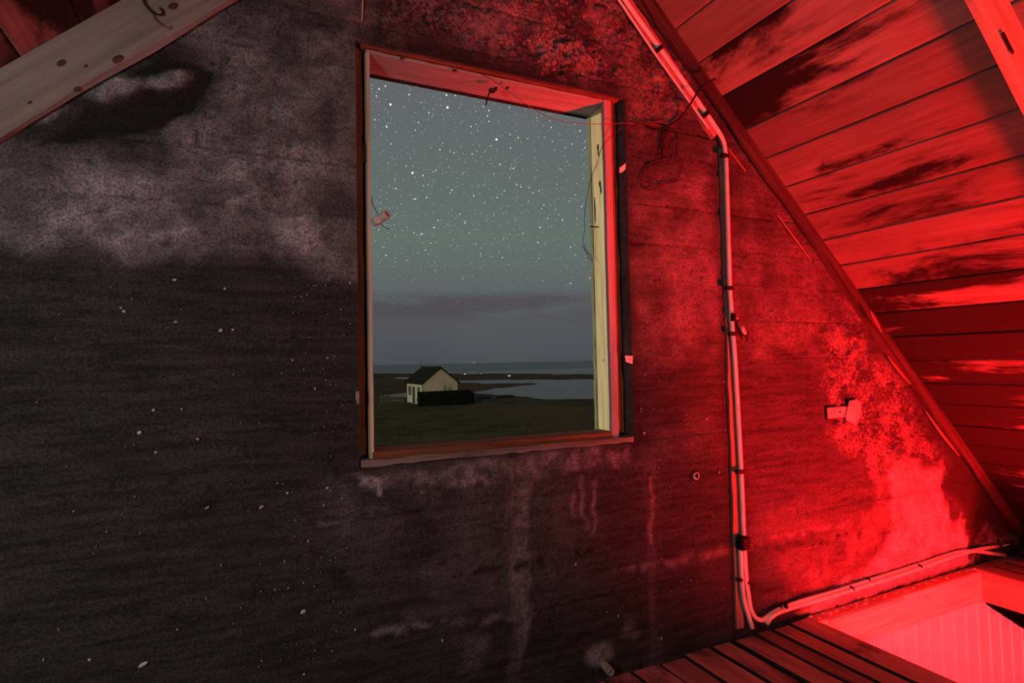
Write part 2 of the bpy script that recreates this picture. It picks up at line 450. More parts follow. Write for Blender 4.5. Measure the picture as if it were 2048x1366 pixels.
# pixel-like wall coordinates warped by noise give ragged stain outlines
wx = PX + (fbm(xw, zw, 6, 4, 41) - 0.5) * 90 + (fbm(xw, zw, 30, 3, 42) - 0.5) * 26
wy = PY + (fbm(xw, zw, 6, 4, 43) - 0.5) * 90 + (fbm(xw, zw, 30, 3, 44) - 0.5) * 26
sx_ = PX + (fbm(xw, zw, 22, 3, 45) - 0.5) * 22
sy_ = PY + (fbm(xw, zw, 22, 3, 46) - 0.5) * 22
mott = fbm(xw, zw, 9, 5, 51); fine = fbm(xw, zw, 38, 4, 52); horiz = fbm(xw * 0.12, zw, 14, 4, 53); vert = fbm(xw, zw * 0.12, 14, 4, 54)
def area(poly, feather, ax=wx, ay=wy): return sstep(poly_sd(ax, ay, poly), -feather, feather)
def blob(cx, cy, rx, ry, rot=0.0, soft=0.6, ax=wx, ay=wy):
    c, s = math.cos(math.radians(rot)), math.sin(math.radians(rot))
    u = ((ax - cx) * c + (ay - cy) * s) / rx; v = (-(ax - cx) * s + (ay - cy) * c) / ry
    return sstep(1 - np.hypot(u, v), -soft * 0.5, soft)
def stroke(pts, w, feather, ax=sx_, ay=sy_): return sstep(w - line_d(ax, ay, pts), -feather, feather)
L = np.zeros(X.size); S = np.zeros(X.size); Pm = np.zeros(X.size)
def addL(m_, v):
    global L
    L = np.maximum(L, m_ * v)
# pale zone, upper left
up = area([(-400, 330), (60, 300), (300, 290), (420, 220), (450, 120), (520, 30), (600, -60), (760, -60), (735, 600), (690, 570), (640, 545), (560, 520), (430, 512), (250, 512), (100, 497), (-400, 480)], 26)
addL(up, 0.42)
addL(up * blob(400, 370, 420, 110, -3, 0.9), 0.75)
addL(up * blob(560, 300, 170, 80, 0, 0.9), 0.62)
addL(up * blob(620, 470, 140, 60, 10, 0.9), 0.85)
addL(up * blob(180, 430, 190, 60, 5, 0.9), 0.78)
addL(up * blob(300, 470, 250, 26, 2, 0.9), 0.72)
addL(area([(330, 40), (470, -10), (760, -30), (720, 110), (520, 130), (420, 140)], 30), 0.36)
addL(blob(230, 185, 70, 32, -20, 0.6), 0.85); addL(blob(335, 160, 60, 26, -10, 0.6), 0.8); addL(blob(120, 232, 50, 18, -25, 0.6), 0.5)
addL(blob(640, 200, 90, 60, 0, 0.9), 0.5)
L *= 0.35 + 0.65 * sstep(mott + 0.35 * (horiz - 0.5), 0.3, 0.62)
# dark oval below the pale rafter, dark blotches
ov = area([(60, 290), (130, 262), (190, 200), (330, 105), (425, 145), (425, 170), (390, 215), (330, 255), (250, 274), (180, 270), (140, 285)], 5, sx_, sy_)
hole = np.maximum(blob(240, 185, 66, 28, -22, 0.4, sx_, sy_), blob(335, 162, 55, 24, -8, 0.4, sx_, sy_))
S = np.maximum(S, ov * (1 - 0.75 * hole))
for (cx, cy, rx, ry, v) in [(530, 370, 46, 30, .55), (470, 390, 40, 22, .45), (60, 320, 90, 50, .6), (640, 250, 50, 70, .4), (650, 120, 70, 14, .55), (30, 420, 60, 60, .35), (600, 60, 120, 24, .4),
                            (665, 1150, 34, 20, .75), (690, 1175, 60, 10, .6), (270, 745, 16, 14, .7), (330, 1230, 18, 16, .8), (700, 1330, 60, 16, .5)]:
    S = np.maximum(S, blob(cx, cy, rx, ry, -4, 0.8) * v)
# plaster above the window: peeling, honeycombed
pz = area([(745, -60), (1260, -60), (1400, 240), (1300, 260), (1260, 180), (1000, 100), (760, 70)], 30)
Pm = np.maximum(Pm, pz * 0.62); addL(pz * sstep(mott, 0.42, 0.62), 0.30)
pz2 = blob(1100, 95, 170, 62, 12, 0.7); Pm = np.maximum(Pm, pz2)
S = np.maximum(S, blob(820, 60, 80, 26, 10, .8) * .5); S = np.maximum(S, blob(1190, 160, 60, 24, 18, .8) * .5)
# below the window
addL(blob(940, 1075, 330, 170, -4, 0.9) * sstep(mott, 0.25, 0.65), 0.15)
addL(area([(712, 952), (860, 935), (1040, 912), (1255, 890), (1262, 925), (1120, 950), (1000, 968), (860, 975), (728, 974)], 12, sx_, sy_) * (0.45 + 0.55 * sstep(fine, 0.38, 0.6)), 0.5)
addL(area([(718, 958), (768, 952), (770, 968), (722, 972)], 5, sx_, sy_), 0.9)
addL(stroke([(757, 960), (764, 992)], 4, 3), 0.95); addL(stroke([(1013, 925), (1026, 958)], 3, 3), 0.8); addL(stroke([(920, 955), (926, 968)], 3, 3), 0.7); addL(stroke([(1030, 922), (1040, 934)], 2.5, 3), 0.7)
stripe = area([(1010, 968), (1066, 960), (1062, 1090), (1058, 1240), (1040, 1366), (1018, 1366), (1022, 1230), (1008, 1110)], 6, sx_, sy_)
addL(stripe * (0.35 + 0.65 * sstep(vert, 0.3, 0.6)) * (0.6 + 0.4 * sstep(fine, 0.35, 0.6)), 0.40)
addL(stroke([(740, 1268), (880, 1250), (985, 1238), (1055, 1226)], 7, 8) * sstep(fine, 0.3, 0.55), 0.34)
addL(stroke([(820, 1232), (1040, 1188)], 14, 14), 0.12)
addL(area([(930, 1290), (985, 1270), (980, 1366), (930, 1366)], 16), 0.2)
addL(blob(1200, 1306, 32, 22, -30, 0.5, sx_, sy_), 0.62); addL(blob(1268, 1270, 18, 22, 0, 0.6), 0.25)
for x_, y0, y1 in [(1166, 955, 1050), (1186, 965, 1060), (1150, 980, 1030), (1345, 520, 615), (1352, 600, 632), (1300, 960, 1080)]:
    addL(stroke([(x_, y0), (x_ + 4, y1)], 3.2, 5) * sstep(vert, 0.3, 0.55), 0.42)
addL(area([(1280, 940), (1330, 935), (1345, 1340), (1290, 1350)], 20) * sstep(vert, .35, .6), 0.16)
addL(stroke([(640, 1046), (700, 1040), (718, 1036)], 3, 4), 0.3); addL(blob(690, 1020, 60, 60, 0, .9), 0.16)
addL(stroke([(1210, 1150), (1330, 1128), (1470, 1098), (1700, 1045)], 7, 8) * sstep(fine, .3, .6), 0.3)
S = np.maximum(S, stroke([(880, 1164), (1000, 1138), (1100, 1124), (1180, 1104)], 9, 8) * sstep(fine, 0.5, 0.58) * 0.95)
S = np.maximum(S, stroke([(1560, 1100), (1640, 1082), (1720, 1064)], 6, 6) * sstep(fine, 0.5, 0.58) * 0.9)
# right of the window
addL(area([(1262, 420), (1460, 300), (1470, 620), (1440, 700), (1265, 720)], 50) * sstep(mott + .25 * (horiz - .5), 0.1, 0.72), 0.28)
addL(area([(1470, 300), (1500, 300), (1720, 640), (1700, 720), (1480, 700)], 40) * sstep(mott, 0.1, 0.72), 0.2)
addL(area([(1270, 860), (1420, 820), (1440, 880), (1300, 960)], 30) * sstep(mott, 0.3, 0.6), 0.10)
S = np.maximum(S, area([(1265, 700), (1440, 690), (1460, 900), (1300, 900)], 40) * 0.25 * sstep(mott, .4, .6))
S = np.maximum(S, blob(1330, 240, 60, 50, 20, .8) * .5)
pz3 = area([(1690, 600), (1740, 690), (1860, 830), (1900, 930), (1840, 960), (1740, 950), (1660, 860), (1640, 760), (1660, 660)], 22)
Pm = np.maximum(Pm, pz3 * 0.85); addL(pz3 * sstep(mott, .35, .6), 0.18)
bp = area([(1770, 905), (1830, 920), (1850, 940), (1888, 935), (1880, 985), (1905, 1065), (1925, 1030), (1945, 1130), (1800, 1175), (1640, 1230), (1600, 1225), (1740, 1130), (1785, 1060), (1780, 990)], 9, sx_, sy_)
addL(bp * (0.72 + 0.28 * sstep(mott, 0.3, 0.55)), 0.95)
bp2 = area([(1700, 930), (1790, 900), (1790, 1080), (1640, 1180), (1560, 1230), (1540, 1210), (1690, 1060)], 26)
addL(bp2 * sstep(mott, .3, .6), 0.22)
addL(area([(1470, 1040), (1800, 930), (1800, 1180), (1490, 1260)], 50) * sstep(horiz, 0.25, 0.6), 0.09)
addL(area([(1960, 1075), (2010, 1060), (2060, 1110), (1960, 1110)], 12) * sstep(fine, .35, .6), 0.35)
S = np.maximum(S, area([(1820, 730), (1880, 800), (1990, 940), (2060, 1060), (2000, 1075), (1962, 1040), (1940, 1100), (1932, 1020), (1895, 985), (1880, 905), (1830, 850)], 10, sx_, sy_) * 0.85)
S = np.maximum(S, area([(1235, 20), (1450, 280), (1640, 560), (1760, 760), (1720, 740), (1600, 560), (1420, 300), (1215, 40)], 14) * 0.35)
S = np.maximum(S, np.exp(-((line_d(PX, PY, [(1430, 330), (1470, 1180)]) / 12) ** 2)) * 0.7)  # shade beside the upright batten, painted into the dark mask
# wall darker along the top and right window edges
S = np.maximum(S, sstep(26 - line_d(sx_, sy_, [(716, 84), (1225, 186), (1262, 890)]), -14, 14) * 0.5)
S = np.maximum(S, groove * (0.12 + 0.4 * sstep(fine, 0.4, 0.6)))
pit = sstep(fbm(xw, zw, 60, 3, 77), 0.66, 0.74)
S = np.maximum(S, pit * 0.5 * sstep(mott, .4, .6))
disp = crs_off * 0.7 - 0.0028 * groove + 0.006 * (mott - 0.5) + 0.004 * (horiz - 0.5) - 0.004 * pit \
    + Pm * 0.010 * (sstep(fine, 0.46, 0.56) - 0.4) + 0.003 * sstep(L, 0.5, 0.8) + 0.004 * bp + 0.012 * hole - 0.006 * ov
edge = np.minimum(np.maximum(np.maximum(WX0 - xw, xw - WX1), np.maximum(WZ0 - zw, zw - WZ1)), 0.02) / 0.02
P[:, 1] = -disp * np.clip(edge, 0.0, 1)
xc = 0.5 * (xs[:-1] + xs[1:]); zc = 0.5 * (zs[:-1] + zs[1:])
XC, ZC = np.meshgrid(xc, zc)
keep = (ZC < roof_z(XC) + 0.012) & ~((XC > WX0) & (XC < WX1) & (ZC > WZ0) & (ZC < WZ1))
jj, ii = np.nonzero(keep)
F = np.stack([jj * nx + ii, jj * nx + ii + 1, (jj + 1) * nx + ii + 1, (jj + 1) * nx + ii], 1)
used = np.unique(F)
remap = -np.ones(X.size, np.int64); remap[used] = np.arange(len(used))
F = remap[F]; Pk = P[used]
# reveals and outer face
extra_v, extra_f = [], []
base = len(Pk)
def q(*pts):
    i = base + len(extra_v); extra_v.extend(pts); extra_f.append([i, i + 1, i + 2, i + 3])
T = WALL_T
q((WX0, 0, WZ0), (WX0, 0, WZ1), (WX0, T, WZ1), (WX0, T, WZ0)); q((WX1, 0, WZ1), (WX1, 0, WZ0), (WX1, T, WZ0), (WX1, T, WZ1))
q((WX0, 0, WZ1), (WX1, 0, WZ1), (WX1, T, WZ1), (WX0, T, WZ1)); q((WX1, 0, WZ0), (WX0, 0, WZ0), (WX0, T, WZ0), (WX1, T, WZ0))
zr = lambda x: float(roof_z(x)) + 0.012
q((-2.5, T, -4), (-2.5, T, zr(-2.5)), (WX0, T, zr(WX0)), (WX0, T, -4)); q((WX1, T, -4), (WX1, T, zr(WX1)), (4, T, zr(4.0)), (4, T, -4))
q((WX0, T, -4), (WX0, T, WZ0), (WX1, T, WZ0), (WX1, T, -4)); q((WX0, T, WZ1), (WX0, T, zr(WX0)), (RIDGE_X, T, RIDGE_Z), (RIDGE_X, T, WZ1)); q((RIDGE_X, T, WZ1), (RIDGE_X, T, RIDGE_Z), (WX1, T, zr(WX1)), (WX1, T, WZ1))
V = np.vstack([Pk, np.array(extra_v)])
FA = np.vstack([F, np.array(extra_f)])
me = bpy.data.meshes.new('wall_front')
me.vertices.add(len(V)); me.vertices.foreach_set('co', V.ravel())
me.loops.add(FA.size); me.loops.foreach_set('vertex_index', FA.ravel().astype(np.int32))
me.polygons.add(len(FA)); me.polygons.foreach_set('loop_start', np.arange(0, FA.size, 4, dtype=np.int32))
me.update(calc_edges=True)
ca = me.attributes.new('stain_shade', 'FLOAT_COLOR', 'POINT')
cdat = np.zeros((len(V), 4), np.float32); cdat[:, 3] = 1
cdat[:len(Pk), 0] = np.clip(L, 0, 1)[used]; cdat[:len(Pk), 1] = np.clip(S, 0, 1)[used]; cdat[:len(Pk), 2] = np.clip(Pm, 0, 1)[used]
cdat[len(Pk):, 0] = 0.12
ca.data.foreach_set('color', cdat.ravel())
wall = obj('wall_front', me, M_CONC); tag(wall, kind='structure')

# white paint flecks on the concrete: flat drops, one part
bm = bmesh.new()
def fleck(px, py, r, asp=1.0, rot=0.0):
    c = hit_y(px, py, 0.0)
    if (WX0 - .02 < c[0] < WX1 + .02 and WZ0 - .02 < c[2] < WZ1 + .02) or c[2] > roof_z(c[0]) - 0.15: return
    k = 7; ring = []
    for i in range(k):
        a = 2 * math.pi * i / k; u, v = math.cos(a) * r * asp, math.sin(a) * r
        rr = random.uniform(0.8, 1.15)
        ring.append(bm.verts.new((c[0] + (u * math.cos(rot) - v * math.sin(rot)) * rr, -0.0045, c[2] + (u * math.sin(rot) + v * math.cos(rot)) * rr)))
    top = bm.verts.new((c[0], -0.0085, c[2]))
    for i in range(k): bm.faces.new((ring[i], ring[(i + 1) % k], top))
for (px, py, r, asp, rot) in [(450, 578, 3.0, 1, 0), (242, 616, 2.6, 1, 0), (249, 623, 2.8, 1.3, -.4), (441, 661, 3.4, 1.4, .5), (466, 660, 2.8, 1, 0), (352, 644, 2.5, 1.6, 0), (585, 720, 2.4, 1, 0), (655, 716, 2.4, 1, 0),
                              (308, 820, 3, 1.2, .4), (364, 818, 2.2, 1, 0), (280, 865, 3.4, 1.2, .3), (312, 904, 2.6, 1.3, .3), (396, 878, 2.8, 1.2, 0), (522, 1014, 3.2, 1.6, .6), (414, 1015, 2.8, 1.6, .5), (575, 985, 2.6, 1.3, .3),
                              (606, 1222, 4.2, 1.4, .2), (286, 1328, 4.6, 1.9, .4), (88, 1318, 3.6, .5, .0), (118, 1258, 3.0, .5, 0), (180, 1318, 2.8, 1, 0), (608, 1347, 3, 1, 0), (654, 975, 3, 1.3, 0), (647, 1010, 2.6, .7, 0),
                              (700, 566, 3.4, .8, 0), (614, 590, 2.2, 1, 0), (630, 777, 2.4, 1, 0), (569, 1122, 2.2, 1, 0), (576, 1175, 2, 1, 0), (710, 1258, 2.6, 1, 0), (884, 1280, 4, .6, 0), (1150, 1128, 3.4, 1, 0), (843, 985, 2.4, 1, 0),
                              (1235, 1231, 3, 1, 0), (1213, 1223, 2.4, .8, 0), (1321, 1276, 3, .7, 0), (1287, 866, 4.2, 1.2, .5), (1281, 817, 2.6, 1, 0), (1437, 944, 3, 1, 0), (1412, 838, 3, 1.3, .6), (350, 560, 2.5, 1.4, .3), (630, 1300, 2, 1, 0), (550, 1178, 2.2, 1, 0)]:
    fleck(px, py, r * D / F_PX * 0.9, asp, rot)
for i in range(230):
    px = random.choice([random.gauss(640, 45), random.uniform(20, 715), random.gauss(600, 110)]); py = random.uniform(560, 1340)
    if px < 708: fleck(px, py, random.uniform(0.5, 1.5) * D / F_PX, random.uniform(0.8, 1.6), random.uniform(0, 3))
for i in range(60):
    fleck(random.uniform(1270, 1760), random.uniform(700, 1230), random.uniform(0.6, 1.7) * D / F_PX, random.uniform(0.8, 1.4), random.uniform(0, 3))
fl = obj('paint_flecks', from_bm('paint_flecks', bm), M_SPECK, wall); fl['kind'] = 'stuff'

# ------------------------------------------------------------------ roof boards, both slopes
ceil_bm = bmesh.new()                                   # tarred felt above the boards
Y_BACK = D * (-2.5)
NR = math.hypot(1, SL)
for sgn in (1, -1):
    x_e = RIDGE_X + sgn * (RIDGE_Z + 0.4) / SL
    off = 0.032 * NR
    vs = [ceil_bm.verts.new(p) for p in ((RIDGE_X, Y_BACK, RIDGE_Z + off), (RIDGE_X, T, RIDGE_Z + off), (x_e, T, -0.4 + off), (x_e, Y_BACK, -0.4 + off))]
    ceil_bm.faces.new(vs)
ceiling = obj('ceiling', from_bm('ceiling', ceil_bm), M_VOID); tag(ceiling, kind='structure')
ang = math.atan(SL)
def roof_board(sgn, s0, s1, y0, y1, mat, mold, dz=0.0):
    """board from slope distance s0 to s1 below the ridge; local y runs along the house"""
    w = s1 - s0
    nseg = 8
    verts, faces = [], []
    for k in range(nseg + 1):
        y = y0 + (y1 - y0) * k / nseg
        wob = 0.0012
        a = random.uniform(-wob, wob); c = random.uniform(-wob, wob)
        for (u, v) in ((-w / 2 + 0.0016 + a, 0.003), (-w / 2 + 0.006 + a, 0.0), (w / 2 - 0.006 + c, 0.0), (w / 2 - 0.0016 + c, 0.003), (w / 2 - 0.0016 + c, 0.024), (-w / 2 + 0.0016 + a, 0.024)):
            verts.append((u, y, v))
    for k in range(nseg):
        for i in range(6):
            j = (i + 1) % 6
            faces.append((k * 6 + i, k * 6 + j, k * 6 + 6 + j, k * 6 + 6 + i))
    faces.append((5, 4, 3, 2, 1, 0)); faces.append(tuple(nseg * 6 + i for i in range(6)))
    me = mesh_from('plank', verts, faces)
    sm = 0.5 * (s0 + s1)
    o = obj('plank', me, mat)
    nrm = Vector((sgn * SL / NR, 0, 1 / NR))           # outward normal
    dn = Vector((sgn / NR, 0, -SL / NR))               # down the slope
    pos = Vector((RIDGE_X, 0, RIDGE_Z)) + dn * sm + nrm * dz
    R_ = Matrix((( dn[0], 0, nrm[0], pos[0]), (0, 1, 0, 0), (dn[2], 0, nrm[2], pos[2]), (0, 0, 0, 1)))
    o.matrix_basis = R_ if sgn > 0 else R_
    o.parent = ceiling
    o['mold'] = mold
    return o
# seams on the right slope, read off along the gable rafter (x in units of D)
seam_x = [0.952, 1.022, 1.092, 1.157, 1.223, 1.290, 1.354, 1.419, 1.484, 1.550]
s_of = lambda x: (x - 0.468) * D * NR
r_seams = [s_of(x) for x in seam_x]
pitch_ = 0.1455
first = []
s = r_seams[0]
while s > 0.10: s -= pitch_; first.append(max(s, 0.012))
last = []; s = r_seams[-1]
while s < 4.0: s += pitch_ * random.uniform(0.94, 1.06); last.append(s)
r_seams = sorted(first) + r_seams + last
for a, c in zip(r_seams[:-1], r_seams[1:]):
    xm = 0.468 + 0.5 * (a + c) / NR / D
    if xm < 0.80: mold = random.uniform(0.45, 0.7)
    elif xm < 1.05: mold = random.uniform(0.05, 0.2)
    elif xm < 1.35: mold = random.uniform(0.12, 0.36)
    elif xm < 1.50: mold = random.uniform(0.3, 0.5)
    elif xm < 1.75: mold = random.uniform(0.55, 0.75)
    else: mold = random.uniform(0.5, 0.72)
    roof_board(1, a, c, Y_BACK, 0.16, M_ROOF, mold, random.uniform(0, 0.003))
l_seams = [0.012]
while l_seams[-1] < 3.6: l_seams.append(l_seams[-1] + pitch_ * random.uniform(0.95, 1.05))
for a, c in zip(l_seams[:-1], l_seams[1:]):
    roof_board(-1, a, c, Y_BACK, 0.16, M_ROOF_L, random.uniform(0.2, 0.5), random.uniform(0, 0.003))

# rafters
def rafter_mesh(sgn, s0, s1, y0, y1, depth, rough=0.004, seed=1):
    """hewn beam hanging below the boards, slightly uneven"""
    rr = random.Random(seed)
    n = 44; verts, faces = [], []
    dn = Vector((sgn / NR, 0, -SL / NR)); nn = Vector((-sgn * SL / NR, 0, -1 / NR))
    base_ = Vector((RIDGE_X, 0, RIDGE_Z))
    prof = [(y0, 0.0), (y0, 0.30), (y0 + 0.0, 0.72), (y0 + 0.14 * (y1 - y0), 0.97), (y0 + 0.5 * (y1 - y0), 1.0), (y1 - 0.06 * (y1 - y0), 0.985), (y1, 0.86), (y1, 0.0)]
    k = len(prof)
    ph = [rr.uniform(0, 6) for _ in range(k)]
    for i in range(n + 1):
        s = s0 + (s1 - s0) * i / n
        for j, (y, h) in enumerate(prof):
            e = (math.sin(s * 3.1 + ph[j]) + 0.6 * math.sin(s * 8.3 + 2 * ph[j]) + rr.uniform(-.5, .5)) * rough
            p = base_ + dn * s + nn * (h * depth + (e if h > 0.5 else 0)) + Vector((0, y + (e * 0.6 if 0 < j < 6 else 0), 0))
            verts.append(p)
    for i in range(n):
        for j in range(k - 1):
            faces.append((i * k + j, i * k + j + 1, (i + 1) * k + j + 1, (i + 1) * k + j))
        faces.append((i * k + k - 1, i * k, (i + 1) * k, (i + 1) * k + k - 1))
    faces.append(tuple(range(k))[::-1]); faces.append(tuple(n * k + j for j in range(k)))
    me = mesh_from('beam', verts, faces)
    bmx = bmesh.new(); bmx.from_mesh(me); bmesh.ops.recalc_face_normals(bmx, faces=bmx.faces); bmx.to_mesh(me); bmx.free()
    return me
def axis_obj(name, me, mat, parent, sgn):
    """re-express a sloping mesh so its local y runs along the slope (for the grain)"""
    dn = Vector((sgn / NR, 0, -SL / NR)); nn = Vector((sgn * SL / NR, 0, 1 / NR)); xx = dn.cross(nn)
    M4 = Matrix(((xx[0], dn[0], nn[0], RIDGE_X), (xx[1], dn[1], nn[1], 0), (xx[2], dn[2], nn[2], RIDGE_Z), (0, 0, 0, 1)))
    me.transform(M4.inverted())
    o = obj(name, me, mat); o.matrix_basis = M4
    if parent: o.parent = parent; o.matrix_parent_inverse = parent.matrix_basis.inverted()
    return o
s_floor = RIDGE_Z * NR / SL
RT = 0.024
def make_rafter(sgn, s0, s1, y0, y1, mat, depth, label, seed, rough=0.004):
    mid = Vector((RIDGE_X, 0, RIDGE_Z)) + Vector((sgn / NR, 0, -SL / NR)) * s1
    root = empty('rafter', (mid[0], (y0 + y1) / 2, mid[2]))
    tag(root, label, 'rafter')
    bpy.context.view_layer.update()
    axis_obj('beam', rafter_mesh(sgn, s0, s1, y0, y1, depth, rough, seed), mat, root, sgn)
    return root
DEP = 0.052 * D
raf_r = make_rafter(1, 0.14, s_floor - 0.02, -0.036, -0.002, M_RAFT, 0.0235 * D, 'rough dark rafter sloping down the right end of the concrete gable', 3, 0.005)
raf_l = make_rafter(-1, 0.14, s_floor - 0.02, -0.024, -0.002, M_RAFT_PALE, 0.0725 * D, 'pale grey rafter crossing the top left corner of the gable', 5, 0.003)
raf_2 = make_rafter(1, 0.10, s_floor - 0.02, -D * 0.545, -D * 0.524, M_BARK, 0.066 * D, 'bright red lit rafter under the roof boards, nearest the viewer', 9, 0.0012)

# loose bark slivers on the gable rafter
def sliver(px, py, px2, py2, wd, yoff, bend):
    a, c = hit_y(px, py, yoff), hit_y(px2, py2, yoff)
    n_ = 8; vs, fs = [], []
    d = (c - a); L_s = np.linalg.norm(d); d = d / L_s; pn = np.array([d[2], 0, -d[0]])
    for i in range(n_ + 1):
        t = i / n_; hw = wd * math.sin(math.pi * (0.08 + 0.84 * t)) * 0.5
        cpt = a + d * L_s * t + pn * bend * math.sin(math.pi * t)
        for (sg, yy) in ((-1, 0), (1, -0.003), (1, 0.003), (-1, 0.005)):
            p = cpt + pn * hw * sg; vs.append((p[0], p[1] + yy, p[2]))
    for i in range(n_):
        for j in range(4):
            fs.append((i * 4 + j, i * 4 + (j + 1) % 4, i * 4 + 4 + (j + 1) % 4, i * 4 + 4 + j))
    fs.append((0, 1, 2, 3)); fs.append(tuple(n_ * 4 + j for j in (3, 2, 1, 0)))
    return mesh_from('bark_sliver', vs, fs)
for args in [(1852, 822, 1920, 912, 0.016, -0.02, 0.006), (1556, 430, 1622, 520, 0.006, -0.012, 0.0), (1776, 712, 1822, 768, 0.014, -0.022, 0.004), (1742, 622, 1764, 664, 0.012, -0.08, 0.0), (1456, 296, 1492, 342, 0.010, -0.006, 0.0)]:
    obj('bark_sliver', sliver(*args), M_BATTEN, raf_r)

# knots and a nail hole on the pale rafter's face
for (px, py, r) in [(123, 126, .008), (236, 118, .010), (172, 132, .004), (346, 12, .009), (154, 178, .006), (60, 205, .004)]:
    c = hit_y(px, py, -0.0245); bm = bmesh.new()
    bmesh.ops.create_icosphere(bm, subdivisions=2, radius=1.0, matrix=Matrix.Translation(Vector(c)) @ Matrix.Rotation(-math.atan(SL), 4, 'Y') @ Matrix.Diagonal((r * 1.4, 0.0022, r * .8, 1)))
    o = obj('knot', from_bm('knot', bm, True), M_RUST); o.parent = raf_l; o.matrix_parent_inverse = raf_l.matrix_basis.inverted()

# small slot and nail on the near rafter
slot = obj('nail_plate', box_mesh('nail_plate', -0.005, 0.005, -0.001, 0.001, -0.03, 0.03), M_CLIP, raf_2)
p = hit_y(2016, 86, -D * 0.545 - 0.002)
slot.matrix_basis = Matrix(((SL / NR, 0, 1 / NR, p[0]), (0, 1, 0, p[1]), (1 / NR, 0, -SL / NR, p[2]), (0, 0, 0, 1)))
slot.parent = raf_2; slot.matrix_parent_inverse = raf_2.matrix_basis.inverted()

# ------------------------------------------------------------------ floor with hatch
HX0, HX1 = D * 1.270, D * 1.975
HY0, HY1 = -2.10, D * (0.965 - 1)
floor_bm = bmesh.new()                                  # pugging / ceiling layer under the boards
ZB = -0.026
for (x0, x1, y0, y1) in ((-2.5, HX0, Y_BACK, 0.0), (HX1, 4.0, Y_BACK, 0.0), (HX0, HX1, HY1, 0.0), (HX0, HX1, Y_BACK, HY0)):
    add_box(floor_bm, x0, x1, y0, y1, -0.05, ZB)
floor = obj('floor', from_bm('floor', floor_bm), M_VOID); tag(floor, kind='structure')
def floor_board(x0, x1, y0, y1, mold, dz=0.0):
    w = x1 - x0
    bm = bmesh.new(); add_box(bm, -w / 2, w / 2, y0, y1, -0.024, 0.0, 0.003)
    me = from_bm('plank', bm); me.materials.append(M_FLOOR); me.materials.append(M_GROOVE)
    for p_ in me.polygons:
        if abs(p_.normal.x) > 0.5: p_.material_index = 1
    o = obj('plank', me)
    o.location = ((x0 + x1) / 2, 0, dz); o.rotation_euler = (0, random.uniform(-.012, .012), 0)
    o.parent = floor; o['mold'] = mold
gap_x = [D * v for v in (0.868, 0.945, 1.008, 1.075, 1.132, 1.194, 1.268)]
gaps = [0.008, 0.016, 0.016, 0.009, 0.020, 0.009, 0.004]
xl = gap_x[0]; lefts = []
while xl > -2.45: xl -= random.uniform(0.10, 0.125); lefts.append(xl)
edges = sorted(lefts) + gap_x
gw = [0.005] * len(lefts) + gaps
for i in range(len(edges) - 1):
    floor_board(edges[i] + gw[i] * .5, edges[i + 1] - gw[i + 1] * .5, Y_BACK, -0.006 - random.uniform(0, .012), random.uniform(0.1, 0.4), random.uniform(-.003, .002))
x = HX1 + 0.004
while x < 3.75:
    w = random.uniform(0.10, 0.125); floor_board(x, x + w - 0.005, Y_BACK, -0.006, random.uniform(0.1, 0.4)); x += w
x = HX0
while x < HX1 - 0.02:
    w = min(random.uniform(0.10, 0.13), HX1 - x); floor_board(x, x + w - 0.004, Y_BACK, HY0, 0.2); x += w

# hatch trimmers (setting)
JB = D * (-0.775 + 0.69 + 0.0)                          # underside of the joists
JZ = -0.140
trim = tag(empty('trim_1', (HX0, HY1, 0)), kind='structure')
def part_box(name, par, mat, x0, x1, y0, y1, z0, z1, bev=0.004):
    bm = bmesh.new(); cx, cy, cz = (x0 + x1) / 2, (y0 + y1) / 2, (z0 + z1) / 2
    add_box(bm, x0 - cx, x1 - cx, y0 - cy, y1 - cy, z0 - cz, z1 - cz, bev)
    o = obj(name, from_bm(name, bm), mat); o.location = (cx, cy, cz)
    if par:
        o.parent = par; o.matrix_parent_inverse = par.matrix_basis.inverted()
    return o
part_box('far_trimmer', trim, M_JOIST, HX0 - 0.05, HX1 + 0.02, HY1 - 0.004, HY1 + 0.026, JZ, -0.002)
part_box('sill_strip', trim, M_JOIST, HX0 + 0.04, HX0 + 0.52, HY1 - 0.010, HY1 - 0.003, -0.020, -0.002, 0.002)
trim2 = tag(empty('trim_2', (HX1, HY1, 0)), kind='structure')
part_box('side_trimmer', trim2, M_JOIST_Y, HX1 - 0.004, HX1 + 0.046, Y_BACK, HY1 + 0.001, JZ, -0.026)
part_box('edge_board', trim2, M_FLOOR, HX1 - 0.006, HX1 + 0.028, Y_BACK, HY1 + 0.02, -0.024, 0.004)
trim3 = tag(empty('trim_3', (HX0, HY1, 0)), kind='structure')
part_box('side_trimmer', trim3, M_JOIST_Y, HX0 - 0.05, HX0 + 0.004, Y_BACK, HY1 + 0.001, JZ, -0.027)
# broken plaster and rubble strip along the hatch's far edge
bm = bmesh.new()
for i in range(70):
    px = random.uniform(HX0 - 0.02, HX1); r = random.uniform(0.003, 0.010)
    mm = Matrix.Translation((px, random.uniform(HY1 + 0.012, -0.012), random.uniform(0.0, 0.004))) @ Matrix.Diagonal((1, 0.8, 0.6, 1)) @ Matrix.Rotation(random.uniform(0, 3), 4, 'Z')
    g = bmesh.ops.create_icosphere(bm, subdivisions=1, radius=r, matrix=mm)
    for v in g['verts']: v.co += Vector((random.uniform(-.3, .3) * r, random.uniform(-.3, .3) * r, random.uniform(-.2, .2) * r))
rub = obj('plaster_crumbs', from_bm('plaster_crumbs', bm), M_PLAST); tag(rub, 'plaster crumbs lying along the hatch edge at the wall foot', 'rubble', kind='stuff')
strip = part_box('ledge_board', floor, M_FLOOR, HX0 - 0.01, HX1 + 0.3, HY1 + 0.004, -0.004, -0.026, 0.0, 0.002)

